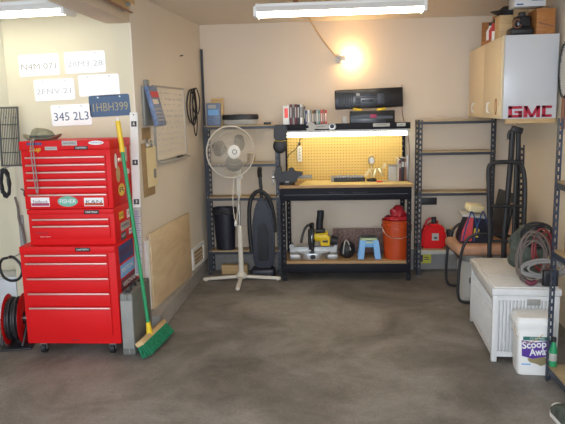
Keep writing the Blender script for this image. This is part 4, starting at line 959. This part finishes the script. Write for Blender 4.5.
# racket on right wall
t = thing('racket', 'oval black rimmed racket hanging on the right wall beside cabinet', 'racket', (1.70, 4.6, 1.6))
ctr = Vector((RX(4.66)-.02, 4.66, 1.85)); fr = frame(ctr, RT, (0, 0, 1))
b = MB(); b.torus((0, 0, 0), .13, .010, None, 48, 8, (1, 1.5)); b.bm.transform(fr); b.build('rim', 'black', t)
b = MB()
for k in range(-7, 8):
    u_ = k*.0165; h = .19*math.sqrt(max(0, 1-(u_/.128)**2)); b.cyl((u_, -h, 0), (u_, h, 0), .001, seg=4)
for k in range(-11, 12):
    v_ = k*.0165; w = .127*math.sqrt(max(0, 1-(v_/.193)**2)); b.cyl((-w, v_, 0), (w, v_, 0), .001, seg=4)
b.bm.transform(fr); b.build('strings', 'white', t)
b = MB(); b.cyl((0, -.19, 0), (0, -.42, 0), .014); b.bm.transform(fr); b.build('handle', 'brown', t)
MB().cyl(fr @ Vector((0, .185, .01)), fr @ Vector((0, .185, -.022)), .004).build('nail', 'steel', t)

# ------------------------------------------------------------------ chair with things on it
t = thing('chair', 'peach cushioned chair with black tubular arms behind the white chest', 'chair', (1.24, 5.28, 0))
b = MB(); b.obox((1.285, 5.255, .44), (.48, .44, .085), Matrix.Rotation(math.radians(4), 3, 'Z'), .035, 4); b.build('seat', 'peach', t)
b = MB(); b.obox((1.50, 5.365, .69), (.03, .36, .40), Euler((0, math.radians(10), math.radians(4))).to_matrix(), .012, 3); b.build('backrest', 'black', t)
b = MB(); b.obox((1.555, 5.365, .69), (.05, .34, .32), Euler((0, math.radians(10), math.radians(4))).to_matrix(), .022, 3); b.build('back_cushion', 'beige', t)
def loop(y, sgn):
    return [(1.46, y, .012), (1.13, y, .012), (1.075, y, .03), (1.06, y, .12), (1.075, y, .40), (1.11, y, .535), (1.19, y, .595), (1.33, y, .59), (1.47, y, .57)]
for y in (5.0, 5.51):
    b = MB(); b.tube(loop(y, 1), .012, 10, smooth=2); b.build('frame_tube', 'black', t)
b = MB(); b.cyl((1.46, 5.0, .012), (1.46, 5.51, .012), .012); b.cyl((1.08, 5.0, .39), (1.08, 5.51, .39), .010); b.build('cross_tube', 'black', t)
b = MB(); b.tube([(1.49, 5.12, .47), (1.51, 5.12, .56), (1.535, 5.12, .68), (1.545, 5.12, .77), (1.515, 5.12, .82)], .025, 10, smooth=2); b.build('arm_pad', 'peach', t)
t = thing('grey_bin', 'light grey plastic bin on the floor under the peach chair', 'bin', (1.2, 5.2, 0))
b = MB(); b.lathe([(0, 0), (.09, 0), (.105, .31), (.11, .315), (.10, .31), (.085, .01), (0, .01)], (1.20, 5.20, 0.028), 28, Matrix.Diagonal((1, 1.2, 1, 1))); b.build('bin_body', 'ltgrey', t)
MB().lathe([(0, 0), (.10, 0), (.10, .026), (0, .026)], (1.20, 5.20, .001), 28).build('bin_base', 'ltgrey', t)
b = MB(); b.box(1.17, 1.25, 5.06, 5.08, .16, .21, .008); b.build('hand_hole', 'black', t)
ZC = .4835
t = thing('tote_bag', 'red and blue tote bag with yellow lining on the peach chair', 'bag', (1.2, 5.22, ZC))
b = MB(); b.prism([(-.13, 0), (.14, 0), (.15, .06), (.15, .20), (-.06, .235), (-.13, .06)], .16, frame((1.225, 5.30, ZC), (1, 0, 0), (0, 0, 1)), .012); b.build('bag_body', 'navy', t)
MB().prism([(-.12, .02), (-.03, .02), (-.02, .215), (-.065, .225), (-.11, .1)], .004, frame((1.225, 5.138, ZC), (1, 0, 0), (0, 0, 1))).build('red_panel', 'redprint', t)
MB().prism([(-.02, .06), (.02, .05), (.03, .12), (-.01, .13)], .003, frame((1.225, 5.133, ZC), (1, 0, 0), (0, 0, 1))).build('yellow_patch', 'yellow', t)
b = MB(); b.obox((1.22, 5.20, ZC+.232), (.23, .14, .02), Euler((.1, .12, .1)).to_matrix(), .006); b.build('top_edge', 'ltgrey', t)
b = MB(); b.obox((1.235, 5.24, ZC+.285), (.14, .10, .06), Euler((.2, .15, .3)).to_matrix(), .015); b.build('yellow_lining', 'paper', t)
for dx in (-.03, .06):
    b = MB(); b.tube([(1.15+dx, 5.128, ZC+.02), (1.17+dx, 5.125, ZC+.13), (1.20+dx, 5.115, ZC+.24), (1.22+dx, 5.14, ZC+.28), (1.25+dx, 5.125, ZC+.20), (1.28+dx, 5.128, ZC+.05)], .006, 8, smooth=2); b.build('strap', 'dkblue', t)

# folding cart frame
t = thing('hand_truck', 'black tubular hand truck standing between chair and white chest', 'hand truck', (1.37, 4.79, 0))
b = MB(); b.tube([(1.262, 4.79, .03), (1.25, 4.79, .6), (1.232, 4.79, 1.0), (1.222, 4.79, 1.12), (1.235, 4.79, 1.175), (1.29, 4.79, 1.187), (1.42, 4.79, 1.185), (1.47, 4.79, 1.17), (1.50, 4.79, 1.05), (1.505, 4.79, .8), (1.50, 4.79, .3), (1.50, 4.79, .03)], .017, 10, smooth=2); b.build('frame_tube', 'black', t)
for z in (.85, .575): MB().cyl((1.245, 4.79, z), (1.505, 4.79, z), .012).build('cross_tube', 'black', t)
MB().cyl((1.43, 4.795, .12), (1.43, 4.795, 1.17), .014).build('center_tube', 'black', t)
MB().box(1.25, 1.51, 4.70, 4.80, .012, .02, .002).build('toe_plate', 'black', t)
for x in (1.235, 1.53): MB().cyl((x-.014, 4.81, .05), (x+.014, 4.81, .05), .05, seg=24).build('wheel', 'black', t)
# folded stand leaning on the right wall
t = thing('folded_stand', 'tall black folded stand with slotted rail between hand truck and right wall', 'stand', (1.5, 4.92, 0))
b = MB(); angle(b, 0, 0, 0, 1.30, 1, 1, .042, .045); rot = Matrix.Translation((1.50, 4.895, .005)) @ Euler((0, math.radians(-1.0), 0)).to_matrix().to_4x4(); b.bm.transform(rot); b.build('slotted_rail', 'black', t, smooth=False)
b = MB(); b.tube([(1.40, 4.915, .02), (1.395, 4.915, .6), (1.425, 4.915, 1.2), (1.43, 4.915, 1.40)], .022, 10); b.build('leg', 'black', t)
b = MB(); b.tube([(1.475, 4.915, .02), (1.478, 4.915, .7), (1.478, 4.915, 1.2), (1.475, 4.915, 1.41)], .018, 10); b.build('leg', 'black', t)
b = MB(); b.obox((1.462, 4.915, 1.42), (.085, .05, .05), Matrix.Rotation(.3, 3, 'Y'), .01); b.tube([(1.43, 4.905, 1.43), (1.395, 4.905, 1.40), (1.398, 4.905, 1.35)], .012, 8, smooth=1); b.build('head', 'black', t)

# ------------------------------------------------------------------ white chest
rz = math.radians(-3.2)
t = thing('storage_chest', 'long white louvred storage chest with small grey nameplate', 'chest', (1.03, 3.82, 0), rz)
CW, CD, CH = .40, .80, .49
b = MB(); b.box(0.022, CW-.022, .022, CD-.022, .035, CH-.05); b.build('body', 'chestwhite', t, local=True)
for (x, y) in ((0, 0), (CW-.035, 0), (0, CD-.035), (CW-.035, CD-.035)): MB().box(x, x+.035, y, y+.035, 0, CH-.055, .004).build('corner_post', 'chestwhite', t, local=True)
b = MB(); b.box(.035, CW-.035, .003, .022, .035, .07); b.box(.035, CW-.035, .003, .012, CH-.085, CH-.055); b.box(.003, .012, .035, CD-.035, .035, .07); b.box(.003, .012, .035, CD-.035, CH-.085, CH-.055); b.build('rail', 'chestwhite', t, local=True)
b = MB()
for k in range(15): x = .045+k*.0213; b.box(x, x+.0115, .004, .023, .07, CH-.085, .002)
b.build('front_louvre', 'chestwhite', t, local=True)
b = MB()
for k in range(33): y = .045+k*.0218; b.box(.004, .023, y, y+.014, .07, CH-.19, .002)
b.build('side_louvre', 'chestwhite', t, local=True)
b = MB()
MB().box(.0165, .0215, .04, CD-.04, CH-.185, CH-.09).build('lattice_shade', 'grey', t, local=True)  # grey strip behind the lattice, shade of its gaps put into the colour
for k in range(16):   # woven lattice band along the long side
    y = .05+k*.044
    for sg in (-1, 1): b.cyl((.007, y, CH-.14-sg*.04), (.007, y+.044, CH-.14+sg*.04), .004, seg=6)
b.build('lattice_band', 'chestwhite', t, local=True)
b = MB(); b.box(-.008, CW+.008, -.008, CD+.008, CH-.052, CH-.008, .006); b.box(.01, CW-.01, .012, CD-.012, CH-.012, CH, .004); ld = b.build('lid', 'chestwhite', t, local=True)
b = MB(); b.box(.02, CW-.02, CD*.42, CD*.42+.006, CH-.002, CH+.002); b.build('lid_seam', 'beige', ld, local=True)
np_ = MB().box(.205, .285, -.001, .0035, CH-.115, CH-.075, .001).build('nameplate', 'grey', t, local=True)

# bag and cords on the chest
ZK = CH+.001
t = thing('duffel_bag', 'crumpled olive bag under coiled cords on the white chest', 'bag', (1.36, 4.08, ZK))
b = MB(); b.sphere((1.345, 4.14, ZK+.165), .165, (.85, .66, 1.0), seg=32)
for v in b.bm.verts:
    q = v.co; q.x += .014*math.sin(q.z*35+q.y*25); q.y += .014*math.sin(q.x*45+q.z*30); q.z += .012*math.sin(q.x*40); q.z = max(q.z, ZK+.001)
b.build('bag_body', 'bagolive', t)
b = MB(); b.tube([(1.27, 4.06, ZK+.25), (1.31, 4.04, ZK+.32), (1.37, 4.04, ZK+.33), (1.42, 4.06, ZK+.23)], .012, 8, smooth=2); b.build('handle', 'black', t)
def coil(name, mk_, label, c, rx, rz_, n, r, tilt, seed, gy=0.01):
    random.seed(seed); pts = []
    for k in range(n*14):
        a = 2*PI*k/14; j = 1+.22*math.sin(k*.31+seed)+.05*math.sin(k*1.7)
        pts.append((c[0]+rx*j*math.cos(a), c[1]+gy*math.sin(k*.53)+tilt*math.sin(a), max(ZK+r+.001, c[2]+rz_*j*math.sin(a))))
    return tag(MB().tube(pts, r, 7, smooth=1).build(name, mk_), label, 'cord')
coil('extension_cord', 'cable', 'brown grey coiled cord standing at front of the olive bag', (1.30, 3.93, ZK+.15), .088, .155, 6, .0055, .006, 1, .008)
coil('cable_coil', 'cablegrey', 'pale grey cable lying wrapped low across the olive bag', (1.36, 3.888, ZK+.10), .13, .05, 6, .0055, -.004, 2, .008)
coil('black_cord', 'black', 'black cord tangled over the top of the olive bag', (1.34, 3.998, ZK+.29), .09, .07, 6, .006, .004, 4, .01)
coil('jumper_cable', 'cablered', 'dark red cable looped over the olive bag front', (1.37, 3.964, ZK+.20), .06, .12, 3, .006, .002, 6, .005)
tag(MB().tube([(1.235, 3.85, ZK+.03), (1.255, 3.84, ZK+.016), (1.275, 3.84, ZK+.016), (1.295, 3.845, ZK+.03)], .015, 8, smooth=1).build('cord_plug', 'maroon'), 'dark red cord plugs lying on the chest front edge', 'plug')
t = thing('battery_box', 'black box sitting behind the slotted post on white chest', 'box', (1.40, 3.95, ZK))
MB().box(1.335, 1.425, 3.825, 3.862, ZK, ZK+.10, .006).build('case', 'black', t)
MB().box(1.35, 1.41, 3.8235, 3.8249, ZK+.03, ZK+.08).build('panel', 'navy', t)

# ------------------------------------------------------------------ litter pail
def rrect(w, d, r, n=6):
    pts = []
    for (sx, sy, a0) in ((1, 1, 0), (-1, 1, 90), (-1, -1, 180), (1, -1, 270)):
        for k in range(n+1):
            a = math.radians(a0+90*k/n); pts.append((sx*(w/2-r)+r*math.cos(a), sy*(d/2-r)+r*math.sin(a)))
    return pts
def loft(levels, mb):
    rings = []
    for (w, d, r, z, off) in levels: rings.append([mb.bm.verts.new((x+off[0], y+off[1], z)) for x, y in rrect(w, d, r)])
    n = len(rings[0])
    for A, B in zip(rings, rings[1:]):
        for k in range(n): mb.bm.faces.new((A[k], A[(k+1) % n], B[(k+1) % n], B[k]))
    mb.bm.faces.new(rings[0][::-1]); mb.bm.faces.new(rings[-1])
    return mb
t = thing('litter_pail', 'square white pail with a purple Scoop Away label on floor', 'pail', (1.234, 3.70, 0), math.radians(-4))
o0 = (0, 0)
loft([(.178, .155, .03, 0, o0), (.182, .16, .03, .01, o0), (.20, .178, .03, .245, o0), (.21, .186, .03, .247, o0), (.212, .188, .03, .268, o0), (.202, .179, .03, .27, o0), (.205, .182, .03, .295, o0)], MB()).build('pail_body', 'white', t, local=True)
loft([(.222, .19, .03, .296, o0), (.226, .193, .03, .30, o0), (.226, .193, .03, .322, o0), (.212, .181, .03, .326, o0), (.205, .176, .03, .355, o0), (.195, .166, .03, .36, o0)], MB()).build('lid', 'white', t, local=True)
def pf(x, z): return frame((x, -.0805-.036*z, z), (1, 0, 0), (0, -.036, 1))
MB().prism([(-.07, -.012), (.082, -.012), (.082, .012), (-.07, .012)], .0012, pf(0, .235)).build('green_band', mat('label_green', (.03, .16, .13), .4), t, local=True, smooth=False)
MB().text('CLUMPING', .017, pf(.01, .235) @ Matrix.Translation((0, 0, .0014)), .0004).build('lettering', 'white', t, local=True, smooth=False)
lb = MB().prism([(-.072, -.05), (-.01, -.066), (.086, -.045), (.088, .052), (0, .038), (-.078, .050)], .0014, pf(0, .172)).build('purple_label', 'purple', t, local=True, smooth=False)
MB().text('Scoop', .062, pf(-.005, .195) @ Matrix.Rotation(.10, 4, 'Z') @ Matrix.Translation((0, 0, .0020)), .0006, bold=.0016, width=.138).build('lettering', 'white', lb, local=True, smooth=False)
MB().text('Away', .062, pf(.028, .150) @ Matrix.Rotation(.10, 4, 'Z') @ Matrix.Translation((0, 0, .0020)), .0006, bold=.0016, width=.118).build('lettering', 'white', lb, local=True, smooth=False)
MB().prism([(-.04, .01), (0, .028), (.05, .03), (.08, .01), (.07, -.02), (.04, -.034), (.01, -.02), (-.03, -.008)], .0012, pf(0, .095)).build('cat_picture', 'gold', t, local=True, smooth=False)
MB().prism([(-.072, -.004), (-.02, -.004), (-.02, .004), (-.072, .004)], .001, pf(0, .07)).build('fine_print', 'skyblue', t, local=True, smooth=False)
b = MB(); b.tube([(-.107, -.02, .30), (-.112, -.06, .25), (-.06, -.098, .20), (.0, -.098, .225), (.04, -.098, .265)], .0022, 6, smooth=2); b.build('bail_handle', 'pine', t, local=True)

# ------------------------------------------------------------------ near right rack
PX0, PX1, PY0, PY1 = 1.276, 1.60, 2.55, 3.56
t = thing('shelving_rack', 'blue grey slotted-angle rack along the right wall beside white pail', 'shelving', (1.43, 3.05, 0))
for (x, y, dx, dy) in ((PX0, PY1, 1, -1), (PX1, PY1, -1, -1), (PX0, PY0, 1, 1), (PX1-.05, PY0, -1, 1)):
    b = MB(); angle(b, x, y, 0, 1.53, dx, dy, .032, .045); b.build('upright', 'bluerack', t, smooth=False)
for z in (.10, .79, 1.185): shelf(t, PX0+.005, PX1-.055, PY0+.005, PY1-.005, z, 'board', 'bluerack', .03)
t = thing('cleaner_bottle', 'green bottle with dark cap on the lowest rack shelf', 'bottle', (1.30, 3.47, .10))
MB().lathe([(0, 0), (.021, 0), (.022, .02), (.022, .10), (.012, .135), (.012, .15), (0, .15)], (1.303, 3.525, .101), 24).build('bottle_body', 'green', t)
MB().cyl((1.303, 3.525, .25), (1.303, 3.525, .275), .014).build('cap', 'black', t)
MB().lathe([(.0223, .035), (.0228, .036), (.0228, .08), (.0223, .081)], (1.303, 3.525, .101), 24).build('label', 'ltgrey', t)
t = thing('teal_tub', 'teal plastic tub on the lowest rack shelf behind green bottle', 'tub', (1.42, 3.3, .10))
b = MB(); b.box(1.36, 1.53, 3.14, 3.40, .101, .30, .012); b.build('tub_body', 'teal', t)
b = MB(); b.box(1.352, 1.538, 3.132, 3.408, .301, .33, .006); b.build('lid', 'teal', t)
t = thing('small_can', 'small rust brown can on the middle rack shelf', 'can', (1.33, 3.46, .79))
MB().cyl((1.345, 3.46, .791), (1.345, 3.46, .87), .032).build('can_body', 'brown', t)
MB().cyl((1.345, 3.46, .87), (1.345, 3.46, .885), .034).build('lid', 'card', t)
t = thing('sneaker', 'dark sneaker with white toe on floor below the near rack', 'shoe', (1.20, 3.02, 0), math.radians(5))
b = MB(); loft([(.085, .26, .04, 0, o0), (.088, .265, .042, .022, o0)], b); b.build('sole', 'white', t, local=True)
b = MB(); loft([(.084, .255, .04, .0225, o0), (.082, .25, .038, .05, (0, -.002)), (.07, .21, .033, .075, (0, -.02)), (.062, .13, .03, .10, (0, -.055)), (.06, .12, .028, .105, (0, -.058))], b); b.build('upper', 'bagolive', t, local=True)
b = MB(); b.sphere((0, .095, .045), .040, (.95, .8, .65)); b.build('toe_cap', 'white', t, local=True)
b = MB()
for k in range(4): b.cyl((-.025, .045-.028*k, .072+.009*k), (.025, .045-.028*k, .072+.009*k), .004, seg=6)
b.build('laces', 'white', t, local=True)

# ------------------------------------------------------------------ light and camera
def area(name, loc, target, size, energy, color, sy=None):
    l = bpy.data.lights.new(name, 'AREA'); l.energy = energy; l.color = color; l.size = size
    if sy: l.shape = 'RECTANGLE'; l.size_y = sy
    o = bpy.data.objects.new(name, l); COL.objects.link(o); o.location = loc
    o.rotation_euler = (Vector(target)-Vector(loc)).to_track_quat('-Z', 'Y').to_euler(); return o
# the camera's own flash
area('camera_flash', (.03, -.02, 1.68), (0, 5, 1.0), 0.06, 32, (.95, .97, 1.))
w = bpy.data.worlds.new('world'); SC.world = w; w.use_nodes = True
w.node_tree.nodes['Background'].inputs[0].default_value = (.72, .84, 1., 1); w.node_tree.nodes['Background'].inputs[1].default_value = 2.7

cd = bpy.data.cameras.new('camera'); cam = bpy.data.objects.new('camera', cd); COL.objects.link(cam); SC.camera = cam
cd.sensor_fit = 'HORIZONTAL'; cd.sensor_width = 36; cd.lens = 36*620/565; cd.clip_start = .05
pit, yaw, rol = math.radians(9.21), math.radians(4.16), math.radians(1.27)
fw = Vector((-math.sin(yaw)*math.cos(pit), math.cos(yaw)*math.cos(pit), -math.sin(pit))); rt = Vector((math.cos(yaw), math.sin(yaw), 0)); up = rt.cross(fw)
r2 = rt*math.cos(rol)-up*math.sin(rol); u2 = up*math.cos(rol)+rt*math.sin(rol)
m = Matrix((r2, u2, -fw)).transposed().to_4x4(); m.translation = (0, 0, 1.6); cam.matrix_world = m
SC.view_settings.view_transform = 'Standard'; SC.view_settings.look = 'None'; SC.view_settings.gamma = 1; SC.view_settings.use_curve_mapping = False
SC.view_settings.exposure = .58
SC.cycles.use_denoising = True; SC.cycles.max_bounces = 8; SC.cycles.diffuse_bounces = 5; SC.cycles.sample_clamp_indirect = 6
